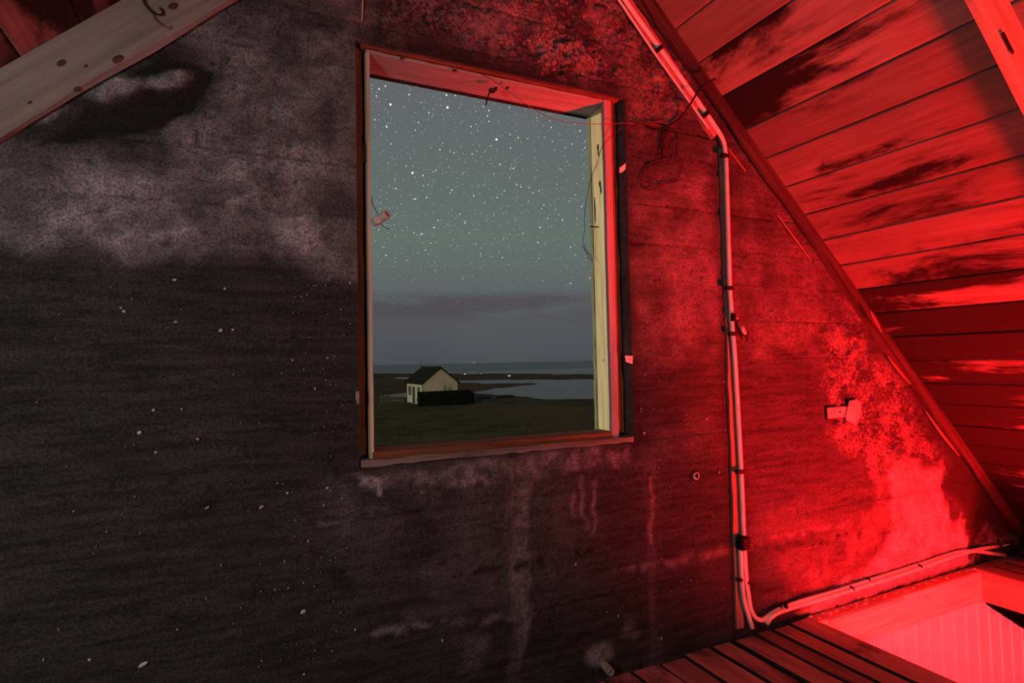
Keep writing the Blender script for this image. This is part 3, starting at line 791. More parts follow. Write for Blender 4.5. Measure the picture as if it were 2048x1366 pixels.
# ------------------------------------------------------------------ room below the hatch
YB = HY1 + 0.012
wall_below = tag(empty('wall_stair', (HX0, YB, -1.2)), kind='structure')
bw = 0.0965
rake = lambda xx: min(JZ + 0.03, JZ - 0.57 * (xx - HX1)) if xx > HX1 else JZ + 0.03
x = HX0 - 0.62
while x < HX1 + 1.3:
    x2 = x + bw
    bm = bmesh.new()
    za, zb_ = rake(x), rake(x2 - 0.002)
    yf = YB + 0.0
    prof = [(x + 0.001, yf + 0.006), (x + 0.005, yf), (x2 - 0.016, yf), (x2 - 0.013, yf - 0.005), (x2 - 0.007, yf - 0.005), (x2 - 0.004, yf), (x2 - 0.001, yf + 0.006), (x2 - 0.001, yf + 0.014), (x + 0.001, yf + 0.014)]
    lo = [bm.verts.new((a, b_, -2.35)) for a, b_ in prof]; hi = [bm.verts.new((a, b_, rake(a))) for a, b_ in prof]
    for i in range(len(prof)):
        j = (i + 1) % len(prof); bm.faces.new((lo[i], lo[j], hi[j], hi[i]))
    bm.faces.new(hi); bm.faces.new(lo[::-1])
    bm.faces.ensure_lookup_table()
    for fi in (2, 3, 4): bm.faces[fi].material_index = 1  # bead faces take the painted highlight
    bo = obj('board', from_bm('board', bm), M_BEAD); bo.data.materials.append(M_BEAD_LIT); bo.parent = wall_below; bo.matrix_parent_inverse = wall_below.matrix_basis.inverted()
    x = x2
LX0, LX1 = -1.2, HX1 + 1.4
def slab(name, mat, x0, x1, y0, y1, z0, z1):
    o = part_box(name, None, mat, x0, x1, y0, y1, z0, z1, 0.0); tag(o, kind='structure'); return o
slab('wall_lower_left', M_LOWER, LX0 - 0.05, LX0, Y_BACK, 0, -2.4, -0.05)
slab('wall_lower_right', M_LOWER, LX1, LX1 + 0.05, Y_BACK, 0, -2.4, -0.05)
slab('wall_lower_back', M_LOWER, LX0, LX1, Y_BACK - 0.05, Y_BACK, -2.4, -0.05)
slab('wall_lower_front', M_VOID, LX0, LX1, YB + 0.02, YB + 0.03, -2.4, -0.05)  # black sheet painted as the shaded gap above the raked boards
slab('floor_lower', M_LOWER, LX0, LX1, Y_BACK, 0.0, -2.4, -2.35)
slab('ceiling_lower', M_LOWER, LX0, HX0 - 0.06, Y_BACK, HY1, -0.15, -0.145)
# back gable of the attic
bm = bmesh.new()
vs = [(-2.5, -0.05), (4.0, -0.05), (4.0, float(roof_z(4.0)) + .03), (RIDGE_X, RIDGE_Z + .03), (-2.5, float(roof_z(-2.5)) + .03)]
a = [bm.verts.new((x_, Y_BACK, max(z_, -0.05))) for x_, z_ in vs]; b_ = [bm.verts.new((x_, Y_BACK - 0.15, max(z_, -0.05))) for x_, z_ in vs]
bm.faces.new(a); bm.faces.new(b_[::-1])
for i in range(5): bm.faces.new((a[i], b_[i], b_[(i + 1) % 5], a[(i + 1) % 5]))
wb = obj('wall_back', from_bm('wall_back', bm), simple_mat('back_gable_concrete', (0.09, 0.085, 0.085), 0.9, 0.4, 5)); tag(wb, kind='structure')

# ------------------------------------------------------------------ window
win = tag(empty('window_1', ((WX0 + WX1) / 2, 0.03, WZ0)), kind='structure')
YC = D * 0.023                                          # casing front
YL = D * 0.010                                          # lining front
LXa, LXb = D * 0.2022, D * 0.2082                       # left lining (seen on edge)
RXa, RXb = D * 0.7172, D * 0.7230                       # right lining
TZa = D * (0.5557 + FZ)
BZt, BZf = D * (-0.1525 + FZ), D * (-0.172 + FZ)
YLO = D * 0.086
def ragged_board(name, mat, x0, x1, y0, y1, z0, z1, axis, amp=0.003, n_=26, par=win):
    """a board with a chewed inner edge and slight unevenness along its length"""
    cx, cy, cz = (x0 + x1) / 2, (y0 + y1) / 2, (z0 + z1) / 2
    verts, faces = [], []
    for i in range(n_ + 1):
        t = i / n_
        j = [random.uniform(-amp, amp) for _ in range(4)]
        if axis == 'Z':
            z = z0 + (z1 - z0) * t
            ring = [(x0 + j[0], y0 + abs(j[1]) * .6, z), (x1 + j[1], y0 + abs(j[2]) * .6, z), (x1 + j[1] * .5, y1, z), (x0 + j[0] * .5, y1, z)]
        else:
            xx = x0 + (x1 - x0) * t
            ring = [(xx, y0 + abs(j[0]) * .6, z0 + j[1]), (xx, y0 + abs(j[2]) * .6, z1 + j[3]), (xx, y1, z1 + j[3] * .5), (xx, y1, z0 + j[1] * .5)]
        verts += [(a - cx, b - cy, c - cz) for a, b, c in ring]
    for i in range(n_):
        for k in range(4):
            faces.append((i * 4 + k, i * 4 + (k + 1) % 4, i * 4 + 4 + (k + 1) % 4, i * 4 + 4 + k))
    faces.append((0, 1, 2, 3)); faces.append(tuple(n_ * 4 + k for k in (3, 2, 1, 0)))
    me = mesh_from(name, verts, faces)
    bmx = bmesh.new(); bmx.from_mesh(me); bmesh.ops.recalc_face_normals(bmx, faces=bmx.faces); bmx.to_mesh(me); bmx.free()
    o = obj(name, me, mat); o.location = (cx, cy, cz)
    if par: o.parent = par; o.matrix_parent_inverse = par.matrix_basis.inverted()
    return o
e_ = 0.002
ragged_board('casing', M_CASE, WX0 + e_, WX0 + 0.0235, YC - 0.004, YC + 0.05, WZ0 + 0.03, WZ1 - e_, 'Z', 0.0016)
ragged_board('casing', M_CASE, RXb + 0.001, WX1 - 0.0135, YC + 0.002, YC + 0.05, WZ0 + 0.03, WZ1 - e_, 'Z', 0.003)
ragged_board('casing', M_CASE_X, WX0 + 0.018, WX1 - 0.02, 0.010, YC + 0.05, TZa + 0.0125, WZ1 - 0.001, 'X', 0.0016)
ragged_board('casing', M_CASE_X, LXb - 0.004, RXa + 0.006, YL - 0.004, YLO - 0.02, BZf, BZt, 'X', 0.0022)
ragged_board('subsill', M_SUBSILL, WX0 + 0.004, WX1 - 0.004, -0.003, YC + 0.02, WZ0 + e_, WZ0 + 0.020, 'X', 0.0024)
part_box('groove_strip', win, M_GROOVE, WX0 + 0.0235, LXa - 0.001, YC + 0.016, YC + 0.05, BZf, WZ1 - 0.02, 0)
part_box('groove_strip', win, M_GROOVE, LXa, RXb, 0.022, YC + 0.04, TZa + 0.0085, TZa + 0.0130, 0)
part_box('groove_strip', win, M_GROOVE, WX0 + 0.01, WX1 - 0.005, YC + 0.004, YC + 0.05, WZ0 + 0.018, BZf + 0.002, 0)
ragged_board('lining', M_LINE_Z, LXa, LXb, YL, YLO, BZt - 0.02, TZa + 0.009, 'Z', 0.0007)
ragged_board('lining', M_LINE_Z, RXa, RXb, YL, YLO - 0.018, BZt - 0.02, TZa + 0.009, 'Z', 0.0010)
ragged_board('bead', M_LINE_V, D * 0.7065, RXb + 0.001, YL - 0.004, YL + 0.011, BZt - 0.02, TZa + 0.009, 'Z', 0.0012)
ragged_board('stop_board', M_STOP, RXa - 0.003, RXb, YLO - 0.018, YLO, BZt - 0.02, TZa + 0.009, 'Z', 0.0028)
ragged_board('lining', M_LINE, LXa, RXb, YL, YLO, TZa, TZa + 0.009, 'X', 0.0008)
part_box('drip_edge', win, M_GROOVE, LXb, RXa, YLO - 0.004, YLO + 0.012, TZa - 0.004, TZa + 0.01, 0.001)
# nail stubs and dark knots in the jambs
def stub(px, py, y, d, ln, r=0.0022, mat=M_RUST, name='nail', par=win):
    c = hit_y(px, py, y); v = np.array(d, float); v = v / np.linalg.norm(v)
    o = obj(name, tube_mesh(name, [c, c + v * ln], r, 6), mat)
    if par: o.parent = par; o.matrix_parent_inverse = par.matrix_basis.inverted()
    return o
stub(1196, 454, YL + 0.075, (-1, -0.05, -0.04), 0.036, 0.0022)
for (px, py) in [(802, 117), (907, 141), (1013, 176)]: stub(px, py, YL + 0.001, (0.2, -1, -0.3), 0.012, 0.004)
def knot(px, py, rx, rz, xplane):
    d = ray(px, py); c = EYE + d * ((xplane - EYE[0]) / d[0])
    bm = bmesh.new(); g = bmesh.ops.create_icosphere(bm, subdivisions=2, radius=1.0, matrix=Matrix.Translation(Vector(c)) @ Matrix.Diagonal((0.0025, rx, rz, 1)))
    o = obj('knot', from_bm('knot', bm, True), M_GROOVE); o.parent = win; o.matrix_parent_inverse = win.matrix_basis.inverted()
for (px, py, rx, rz) in [(1196, 294, .006, .011), (1197, 305, .004, .016), (1200, 368, .006, .012), (1202, 380, .004, .016), (1190, 420, .003, .05), (1207, 720, .002, .004), (1191, 690, .002, .03)]:
    knot(px, py, rx, rz, RXa)

# ------------------------------------------------------------------ things on the window
def parent_keep(o, p):
    o.parent = p; o.matrix_parent_inverse = p.matrix_basis.inverted(); return o
# porcelain sleeve on the left jamb
c0 = hit_y(748, 445, YL - 0.002); c1 = hit_y(775, 428, YL - 0.045)
ins = empty('insulator', c0); tag(ins, 'white porcelain tube insulator sticking out from left window jamb', 'insulator')
ax = Vector(c1 - c0); ln = ax.length; Mq = Matrix.Translation(Vector(c0)) @ ax.to_track_quat('Z', 'Y').to_matrix().to_4x4()
parent_keep(obj('tube', lathe_mesh('tube', [(0.006, -0.003), (0.0115, 0.0), (0.0125, ln * 0.25), (0.012, ln * 0.5), (0.0125, ln * 0.8), (0.0118, ln), (0.0075, ln + .001), (0.007, ln * 0.6)], 18, Mq), M_PORC), ins)
parent_keep(obj('bore', lathe_mesh('bore', [(0.0001, ln * 0.7), (0.0078, ln * 0.7), (0.0076, ln + 0.0008)], 14, Mq), M_BORE), ins)
parent_keep(obj('wire_end', tube_mesh('wire_end', [hit_y(762, 447, YL - .01), hit_y(769, 455, YL - .02), hit_y(778, 458, YL - .025)], 0.0012, 6, 4), M_REDW), ins)
parent_keep(obj('tie_wire', tube_mesh('tie_wire', [hit_y(743, 392, YL - .002), hit_y(745, 408, YL - .01), hit_y(754, 424, YL - .012), hit_y(756, 434, YL - .014)], 0.0010, 6, 4), M_RUST), ins)
# bits of rusted hinge on left jamb
for k, (px, py, h, lab) in enumerate([(729, 306, 0.028, 'dark rusty hinge remnant in the upper left window jamb'), ]):
    c = hit_y(px, py, YC - 0.003)
    bm = bmesh.new(); add_box(bm, -.004, .004, -.004, .004, -h, h, 0.0015); g = bmesh.ops.create_uvsphere(bm, u_segments=8, v_segments=6, radius=0.006, matrix=Matrix.Translation((0.002, 0, h * .4)))
    o = obj('hinge', from_bm('hinge', bm), M_BORE); o.location = Vector(c); tag(o, lab, 'hinge')
c = hit_y(715, 792, -0.004)
bm = bmesh.new(); add_box(bm, -.005, .005, -.004, .004, -.014, .014, 0.002); add_box(bm, -.003, .004, -.006, .003, -.022, -.010, 0.001)
o = obj('latch', from_bm('latch', bm), M_METAL); o.location = Vector(c); tag(o, 'small pale metal latch on lower left window edge', 'latch')
# knotted black cord under the lintel
kn = empty('cord', hit_y(985, 182, YL - .004)); tag(kn, 'black knotted cord hanging from the window head', 'cord')
pts = []
cK = hit_y(986, 181, YL + 0.004)
for i in range(46):
    t = i / 45; a = t * 21
    pts.append(cK + np.array([math.cos(a) * (0.011 + .004 * math.sin(3 * t * 6)), -0.006 + 0.007 * math.sin(a * 0.7), math.sin(a * 1.13) * 0.007 - (0.001 * i / 45)]))
parent_keep(obj('knot', tube_mesh('knot', pts, 0.0018, 6, 2), M_BLACKW), kn)
parent_keep(obj('tail', tube_mesh('tail', [cK + np.array([-.008, -.004, -.004]), hit_y(977, 190, YL - .004), hit_y(974, 200, YL - .004), hit_y(972, 210, YL - .004)], 0.0022, 6, 4), M_BLACKW), kn)
# thin red wire strung across the head of the opening
rw = obj('wire', tube_mesh('wire', [hit_y(962, 148, YL - .003), hit_y(985, 160, YL - .006), hit_y(1010, 178, YL - .008), hit_y(1045, 203, -.004), hit_y(1080, 226, -.006), hit_y(1115, 240, -.006), hit_y(1160, 247, -.006), hit_y(1215, 248, -.006), hit_y(1262, 246, -.005), hit_y(1330, 252, -.005)], 0.0011, 6, 5), M_REDW)
tag(rw, 'thin red wire sagging across the top right of the window', 'wire')
gw_ = obj('wire', tube_mesh('wire', [hit_y(1248, 252, -.006), hit_y(1225, 270, -.004), hit_y(1205, 292, YL), hit_y(1196, 320, YL + .05), hit_y(1186, 345, YL + .09), hit_y(1178, 372, YL + .1), hit_y(1171, 412, YL + .1), hit_y(1169, 440, YL + .1), hit_y(1170, 458, YL + .1), hit_y(1166, 480, YL + .1), hit_y(1172, 500, YL + .1), hit_y(1177, 520, YL + .1)], 0.0011, 6, 5), M_RUST)
tag(gw_, 'thin rusty wire hanging down beside the right window jamb', 'wire')
gw2 = obj('wire', tube_mesh('wire', [hit_y(1164, 492, YL + .1), hit_y(1170, 500, YL + .1), hit_y(1178, 508, YL + .1), hit_y(1185, 522, YL + .09)], 0.0013, 6, 5), M_RUST)
tag(gw2, 'short bent rusty wire end poking out past the right jamb', 'wire')
# paper scraps on the right jamb
def scrap(poly, y, lab):
    vs = [hit_y(px, py, y) for px, py in poly]; back = [v + np.array([0, 0.0012, 0]) for v in vs]; k = len(vs)
    me = mesh_from('paper_scrap', vs + back, [tuple(range(k))[::-1], tuple(range(k, 2 * k))] + [(i, (i + 1) % k, k + (i + 1) % k, k + i) for i in range(k)])
    o = obj('paper_scrap', me, M_PAPER); tag(o, lab, 'paper scrap')
scrap([(1239, 336), (1252, 326), (1251, 338), (1245, 344), (1239, 346)], -0.004, 'torn slanting white paper scrap on the upper right window edge')
scrap([(1250, 711), (1266, 712), (1265, 728), (1252, 724)], -0.004, 'square white paper scrap on the lower right window edge')

# ------------------------------------------------------------------ battens, cables
def batten(pts, wd, th, lab):
    P0, P1 = pts
    a, c = np.array(P0), np.array(P1); d = c - a; ln = np.linalg.norm(d); d = d / ln
    n_ = 30; vs, fs = [], []
    for i in range(n_ + 1):
        j = [random.uniform(-.0022, .0022) for _ in range(4)]
        z = ln * i / n_ - ln / 2
        vs += [(-wd / 2 + j[0], -th + abs(j[1]), z), (wd / 2 + j[2], -th + abs(j[3]), z), (wd / 2 + j[2], 0, z), (-wd / 2 + j[0], 0, z)]
    for i in range(n_):
        for k in range(4): fs.append((i * 4 + k, i * 4 + (k + 1) % 4, i * 4 + 4 + (k + 1) % 4, i * 4 + 4 + k))
    fs.append((0, 1, 2, 3)); fs.append(tuple(n_ * 4 + k for k in (3, 2, 1, 0)))
    me = mesh_from('batten', vs, fs)
    bmx = bmesh.new(); bmx.from_mesh(me); bmesh.ops.recalc_face_normals(bmx, faces=bmx.faces); bmx.to_mesh(me); bmx.free()
    o = obj('batten', me, M_BATTEN)
    xx = np.array([d[2], 0, -d[0]])
    mid = (a + c) / 2
    o.matrix_basis = Matrix(((xx[0], 0, d[0], mid[0]), (xx[1], 1, d[1], mid[1]), (xx[2], 0, d[2], mid[2]), (0, 0, 0, 1)))
    tag(o, lab, 'batten')
    return o
batten((hit_y(1250, 8, 0.002), hit_y(1428, 272, 0.002)), 0.046, 0.017, 'rough wooden batten on the gable running diagonally under white conduit')
batten((hit_y(1443, 298, 0.002), hit_y(1477, 1254, 0.002)), 0.036, 0.0125, 'narrow upright wooden batten behind vertical white conduit')

YK = -0.0215
RC = 0.0085
right_path = [hit_y(1222, -50, YK), hit_y(1250, 0, YK), hit_y(1320, 98, YK), hit_y(1390, 195, YK), hit_y(1428, 250, YK), hit_y(1444, 276, YK), hit_y(1450, 300, YK), hit_y(1453, 350, YK), hit_y(1459, 560, YK), hit_y(1462, 610, YK), hit_y(1464, 650, YK), hit_y(1470, 720, YK), hit_y(1478, 860, YK), hit_y(1484, 980, YK), hit_y(1488, 1080, YK),
              hit_y(1493, 1160, YK), hit_y(1497, 1190, YK), hit_y(1502, 1220, YK), hit_y(1512, 1236, YK), hit_y(1524, 1240, -.024), hit_y(1537, 1232, -.022), hit_y(1556, 1220, -.020), hit_y(1600, 1203, -.018), hit_y(1660, 1186, -.018), hit_y(1740, 1161, -.018), hit_y(1850, 1126, -.018), hit_y(1910, 1106, -.018), hit_y(1945, 1102, -.020), hit_y(1985, 1107, -.024), hit_y(2010, 1111, -.026)]
cab1 = empty('conduit', hit_y(1450, 300, -0.012)); tag(cab1, 'long white conduit following rafter, dropping and turning along wall foot', 'conduit')
parent_keep(obj('pipe', tube_mesh('pipe', right_path, RC, 10, 5), M_CABLE), cab1)
left_path = [hit_y(1481, 1100, YK), hit_y(1483, 1140, YK), hit_y(1485, 1180, YK), hit_y(1490, 1208, YK), hit_y(1497, 1232, YK), hit_y(1505, 1256, -0.024)]
cab2 = empty('conduit', hit_y(1505, 1256, -0.024)); tag(cab2, 'short white conduit ending at floor below black connector', 'conduit')
parent_keep(obj('pipe', tube_mesh('pipe', left_path, RC, 10, 5), M_CABLE), cab2)
low_path = [hit_y(1533, 1248, -.034), hit_y(1541, 1236, -.032), hit_y(1555, 1226, -.030), hit_y(1580, 1217, -.028), hit_y(1610, 1208, -.028), hit_y(1660, 1193, -.030), hit_y(1740, 1169, -.031), hit_y(1850, 1133, -.031), hit_y(1900, 1115, -.030), hit_y(1950, 1100, -.018), hit_y(1996, 1092, -.012)]
cab3 = empty('conduit', hit_y(1533, 1248, -.034)); tag(cab3, 'white conduit rising from floor gap to run along hatch edge', 'conduit')
parent_keep(obj('pipe', tube_mesh('pipe', low_path, RC, 10, 5), M_CABLE), cab3)
# thin second wire beside the upper conduit
up_path = [hit_y(1206, -50, -.020), hit_y(1238, 0, -.020), hit_y(1308, 104, -.020), hit_y(1378, 202, -.020), hit_y(1418, 258, -.020)]
cab4 = empty('cable', hit_y(1238, 0, -.02)); tag(cab4, 'slim cable clipped beside white conduit on the diagonal batten', 'cable')
parent_keep(obj('sheath', tube_mesh('sheath', up_path, 0.0042, 8, 5), M_CABLE), cab4)
# black saddle clips
def clip(px, py, rot, wd, ht, par, y=YK, name='clip'):
    bm = bmesh.new()
    n_ = 8; pr = []
    for i in range(n_ + 1):
        a = math.pi * i / n_
        pr.append((math.cos(a) * RC * 1.25, -math.sin(a) * RC * 1.25))
    pr = [(wd * 0.5, 0.006)] + [(wd * 0.5, 0.002), (RC * 1.25, 0.002)] + pr + [(-RC * 1.25, 0.002), (-wd * 0.5, 0.002), (-wd * 0.5, 0.006)]
    lo = [bm.verts.new((a, b, -ht / 2)) for a, b in pr]; hi = [bm.verts.new((a, b, ht / 2)) for a, b in pr]
    k = len(pr)
    for i in range(k): bm.faces.new((lo[i], lo[(i + 1) % k], hi[(i + 1) % k], hi[i]))
    bm.faces.new(hi); bm.faces.new(lo[::-1])
    o = obj(name, from_bm(name, bm), M_CLIP)
    o.matrix_basis = Matrix.Translation(Vector(hit_y(px, py, y))) @ Matrix.Rotation(rot, 4, 'Y')
    return parent_keep(o, par)
def strap_clip(px, py, rot, x0, x1, par):
    bm = bmesh.new(); add_box(bm, x0, x1, -0.0125, 0.004, -0.0075, 0.0075, 0.002)
    add_box(bm, x1 - 0.004, x1 + 0.003, -0.008, 0.018, -0.0045, 0.0045, 0.001)
    o = obj('clip', from_bm('clip', bm), M_CLIP)
    o.matrix_basis = Matrix.Translation(Vector(hit_y(px, py, YK))) @ Matrix.Rotation(rot, 4, 'Y')
    return parent_keep(o, par)
for (px, py) in [(1319, 97), (1412, 227)]: strap_clip(px, py, math.radians(-41), -0.027, 0.0095, cab1)
for (px, py) in [(1450.5, 313), (1459.5, 577), (1466, 668), (1481, 943)]: strap_clip(px, py, 0.03, -0.026, 0.0095, cab1)
clip(1495, 1164, 0.02, .026, 0.010, cab1); clip(1480, 1159, 0.04, .032, 0.010, cab2)
for (px, py) in [(1571, 1212), (1704, 1178), (1840, 1134)]: clip(px, py, math.radians(78), .026, 0.006, cab3, -.030)
for (px, py) in [(1560, 1214), (1736, 1160)]: clip(px, py, math.radians(78), .026, 0.005, cab1, -.018)
# black ribbed connector
cc = hit_y(1484, 1085, -0.020)
con = empty('connector_box', cc); tag(con, 'black ribbed connector block joining conduits low on the wall', 'connector')
bm = bmesh.new(); add_box(bm, -0.020, 0.020, -0.022, 0.020, -0.026, 0.026, 0.008)
parent_keep(obj('body', from_bm('body', bm), M_CLIP, None, cc), con)
for i in range(5):
    bm = bmesh.new(); z = -0.018 + i * 0.009; add_box(bm, -0.0215, 0.0215, -0.0238, 0.018, z - .0018, z + .0018, 0.0008)
    parent_keep(obj('rib', from_bm('rib', bm), M_CLIP, None, cc), con)
# broken coupling half way up
cf = hit_y(1466, 634, -0.03)
fit = empty('coupling', cf); tag(fit, 'broken black coupling with reddish stub halfway up white conduit', 'coupling')
bm = bmesh.new(); add_box(bm, -0.006, 0.006, -0.010, 0.010, -0.014, 0.014, 0.002); add_box(bm, -0.006, 0.014, -0.010, 0.010, -0.016, -0.008, 0.002)
parent_keep(obj('elbow', from_bm('elbow', bm), M_CLIP, None, cf), fit)
bm = bmesh.new(); bmesh.ops.create_icosphere(bm, subdivisions=2, radius=0.006)
parent_keep(obj('stub', from_bm('stub', bm, True), M_PORC, None, hit_y(1473, 637, -0.034)), fit)
tap = empty('cable_end', hit_y(1487, 662, -0.014)); tag(tap, 'frayed black cable end with pale plug beside the conduit', 'cable end')
parent_keep(obj('plug', tube_mesh('plug', [hit_y(1484, 652, -.02), hit_y(1486, 660, -.024), hit_y(1491, 668, -.024)], [0.007, 0.010, 0.007], 10, 3), M_PORC), tap) if False else parent_keep(obj('plug', tube_mesh('plug', [hit_y(1484, 652, -.02), hit_y(1486, 660, -.024), hit_y(1491, 668, -.024)], [0.006, 0.0085, 0.006], 10), M_PORC), tap)
for pts in ([(1468, 655), (1476, 664), (1482, 674), (1484, 680)], [(1484, 668), (1490, 672), (1496, 666), (1499, 664)], [(1490, 670), (1494, 676), (1494, 682)]):
    parent_keep(obj('strand', tube_mesh('strand', [hit_y(px, py, -.016 - .004 * i) for i, (px, py) in enumerate(pts)], 0.0028, 6, 3), M_BLACKW), tap)

# ------------------------------------------------------------------ black cable stub and wire tangle
bc = obj('cable', tube_mesh('cable', [hit_y(1326, 258, -.008), hit_y(1345, 247, -.012), hit_y(1364, 232, -.016), hit_y(1382, 206, -.045), hit_y(1398, 180, -.06), hit_y(1412, 168, -.07), hit_y(1431, 157, -.08)], [0.0040] * 25 , 8, 4), M_BLACKW)
tag(bc, 'thick black cable stub crossing the white conduit near the roof', 'cable')
tg = empty('wire_tangle', hit_y(1335, 255, -.004)); tag(tg, 'loose tangle of thin dark wires on wall right of window', 'wires')
def loop(pts, r=0.0010, mat=M_BLACKW, y=-.006):
    parent_keep(obj('strand', tube_mesh('strand', [hit_y(px, py, y - random.uniform(0, .006)) for px, py in pts], r * 1.35, 5, 5), mat), tg)
loop([(1338, 256), (1328, 270), (1323, 292), (1324, 312)], 0.0015); loop([(1340, 256), (1330, 275), (1326, 300), (1322, 322)], 0.0012)
loop([(1338, 254), (1350, 266), (1353, 290), (1349, 318), (1344, 330)]); loop([(1342, 254), (1353, 268), (1352, 300), (1358, 325)], 0.0008)
loop([(1336, 256), (1325, 268), (1322, 285), (1325, 300)], 0.0013); loop([(1336, 258), (1342, 275), (1337, 300), (1340, 316)], 0.0009)
loop([(1342, 318), (1318, 326), (1294, 336), (1282, 355), (1284, 372), (1298, 380), (1312, 376), (1326, 368), (1348, 362), (1360, 345), (1364, 320)], 0.0009)
loop([(1326, 322), (1302, 330), (1288, 345), (1286, 362), (1302, 370), (1330, 372)], 0.0008, M_RUST); loop([(1330, 258), (1310, 256), (1290, 250), (1268, 250)], 0.0011); loop([(1336, 262), (1318, 262), (1300, 258), (1292, 254)], 0.0016)
loop([(1330, 256), (1312, 248), (1290, 246), (1262, 240)], 0.0008, M_RUST); loop([(1345, 250), (1330, 246), (1300, 244), (1276, 252)], 0.0008, M_REDW)
bm = bmesh.new(); bmesh.ops.create_icosphere(bm, subdivisions=2, radius=0.010, matrix=Matrix.Translation(Vector(hit_y(1337, 258, -.008))) @ Matrix.Diagonal((1.2, .6, .8, 1)))
parent_keep(obj('bundle', from_bm('bundle', bm, True), M_BLACKW), tg)

# ------------------------------------------------------------------ small wall and floor fittings
# wooden block set in the wall with a plaster lump
cb = hit_y(1674, 824, -0.004)
blk = empty('wall_block', cb); tag(blk, 'small set-in wall block with dark hole and plaster lump', 'wall block')
bm = bmesh.new(); bx0, bx1 = hit_y(1652, 826)[0] - cb[0], hit_y(1692, 826)[0] - cb[0]; add_box(bm, bx0, bx1, -0.006, 0.01, -0.024, 0.021, 0.003)
parent_keep(obj('plate', from_bm('plate', bm), M_PLAST, None, cb), blk)
bm = bmesh.new(); add_box(bm, bx0 - .004, bx1 + .003, -0.003, 0.01, -0.0275, 0.0245, 0.001)
parent_keep(obj('rim', from_bm('rim', bm), M_BORE, None, cb), blk)
parent_keep(obj('hole', lathe_mesh('hole', [(0.0001, -.0072), (0.005, -.0072), (0.0055, -.004)], 12, Matrix.Translation(Vector(cb) + Vector((0.010, 0, 0))) @ Matrix.Rotation(math.radians(-90), 4, 'X') @ Matrix.Identity(4)) if False else tube_mesh('hole', [cb + np.array([.010, -.0075, 0.001]), cb + np.array([.010, 0, 0.001])], 0.005, 12), M_BORE), blk)
lump_px = [(1699, 802), (1714, 799), (1722, 808), (1722, 832), (1712, 850), (1694, 840), (1691, 834)]
fr = [hit_y(px, py, -0.016) for px, py in lump_px]; bk = [hit_y(px - 3, py + 1, 0.004) for px, py in lump_px]
k = len(fr); cen = sum(fr) / k + np.array([0, -.006, 0])
me = mesh_from('plaster_lump', fr + bk + [cen], [(i, (i + 1) % k, k + (i + 1) % k, k + i) for i in range(k)] + [((i + 1) % k, i, 2 * k) for i in range(k)])
bmx = bmesh.new(); bmx.from_mesh(me); bmesh.ops.recalc_face_normals(bmx, faces=bmx.faces); bmx.to_mesh(me); bmx.free()
parent_keep(obj('plaster_lump', me, M_PLAST), blk)
# open pipe end in the wall
cp = hit_y(1390, 951, 0.0)
pe = empty('pipe_end', cp); tag(pe, 'open round pipe end let into wall below right of window', 'pipe')
Mx = Matrix.Translation(Vector(cp)) @ Matrix.Rotation(math.radians(90), 4, 'X')
parent_keep(obj('collar', lathe_mesh('collar', [(0.0135, -0.006), (0.0135, 0.008), (0.0120, 0.0105), (0.0095, 0.0105), (0.009, -0.004)], 20, Mx), M_PORC), pe)
parent_keep(obj('bore', lathe_mesh('bore', [(0.0001, 0.007), (0.0098, 0.007), (0.0102, 0.009)], 16, Mx @ Matrix.Translation((0.001, -0.001, 0))), M_VOID), pe)
parent_keep(obj('dark_ring', lathe_mesh('dark_ring', [(0.0001, 0.0045), (0.019, 0.0045), (0.021, 0.003)], 18, Mx), M_BORE), pe)  # dark disc around the collar
# pipe stub by the floor
ps0 = hit_y(1207, 1328, -0.004); ps1 = hit_y(1222, 1345, -0.05)
st = empty('pipe_stub', ps0); tag(st, 'short rusty pipe stub poking out at the wall foot', 'pipe')
axv = Vector(ps1 - ps0); lnn = axv.length; Mq = Matrix.Translation(Vector(ps0)) @ axv.to_track_quat('Z', 'Y').to_matrix().to_4x4()
parent_keep(obj('tube', lathe_mesh('tube', [(0.013, -.004), (0.013, lnn), (0.0115, lnn + .002), (0.0075, lnn + .002), (0.007, lnn * .4)], 18, Mq), M_METAL), st)
parent_keep(obj('bore', lathe_mesh('bore', [(0.0001, lnn * .75), (0.0078, lnn * .75)], 14, Mq), M_VOID), st)
# string above window, wire on pale rafter, black strap at rafter foot
s0 = obj('string', tube_mesh('string', [hit_y(726, -30, -.012), hit_y(725, 10, -.010), hit_y(724, 42, -.006)], 0.0016, 6, 3), M_STRING); tag(s0, 'short pale string hanging above the left window corner', 'string')
lw = empty('wire_loop', hit_y(300, 10, -RT - .004)); tag(lw, 'dark wire loop hooked over the pale rafter at upper left', 'wire')
yl = -RT - 0.006
parent_keep(obj('strand', tube_mesh('strand', [hit_y(287, -10, yl), hit_y(289, 6, yl), hit_y(300, 20, yl), (hit_y(312, 28, yl)), hit_y(324, 29, yl), hit_y(325, 22, yl), hit_y(319, 15, yl)], 0.0022, 6, 5), M_BLACKW), lw)
parent_keep(obj('tail', tube_mesh('tail', [hit_y(302, 24, yl), hit_y(312, 40, yl), hit_y(326, 52, yl), hit_y(338, 57, yl), hit_y(340, 50, yl)], 0.0014, 6, 5), M_REDW), lw)
bs = obj('strap', sliver(2031, 1108, 2050, 1062, 0.020, -0.055, 0.0), M_CLIP); bs.name = 'strap'; tag(bs, 'black strap hanging off the rafter foot by the hatch', 'strap')
sb = empty('junction_box', hit_y(2010, 1100, -.014)); tag(sb, 'small dark junction box at the end of the floor conduits', 'junction box')
bm = bmesh.new(); add_box(bm, -.034, .034, -.016, .012, -.016, .016, .003)
parent_keep(obj('body', from_bm('body', bm), M_BORE, None, hit_y(2022, 1098, -.012)), sb)
bm = bmesh.new(); add_box(bm, -.028, .028, -.003, .002, -.003, .003, .001)
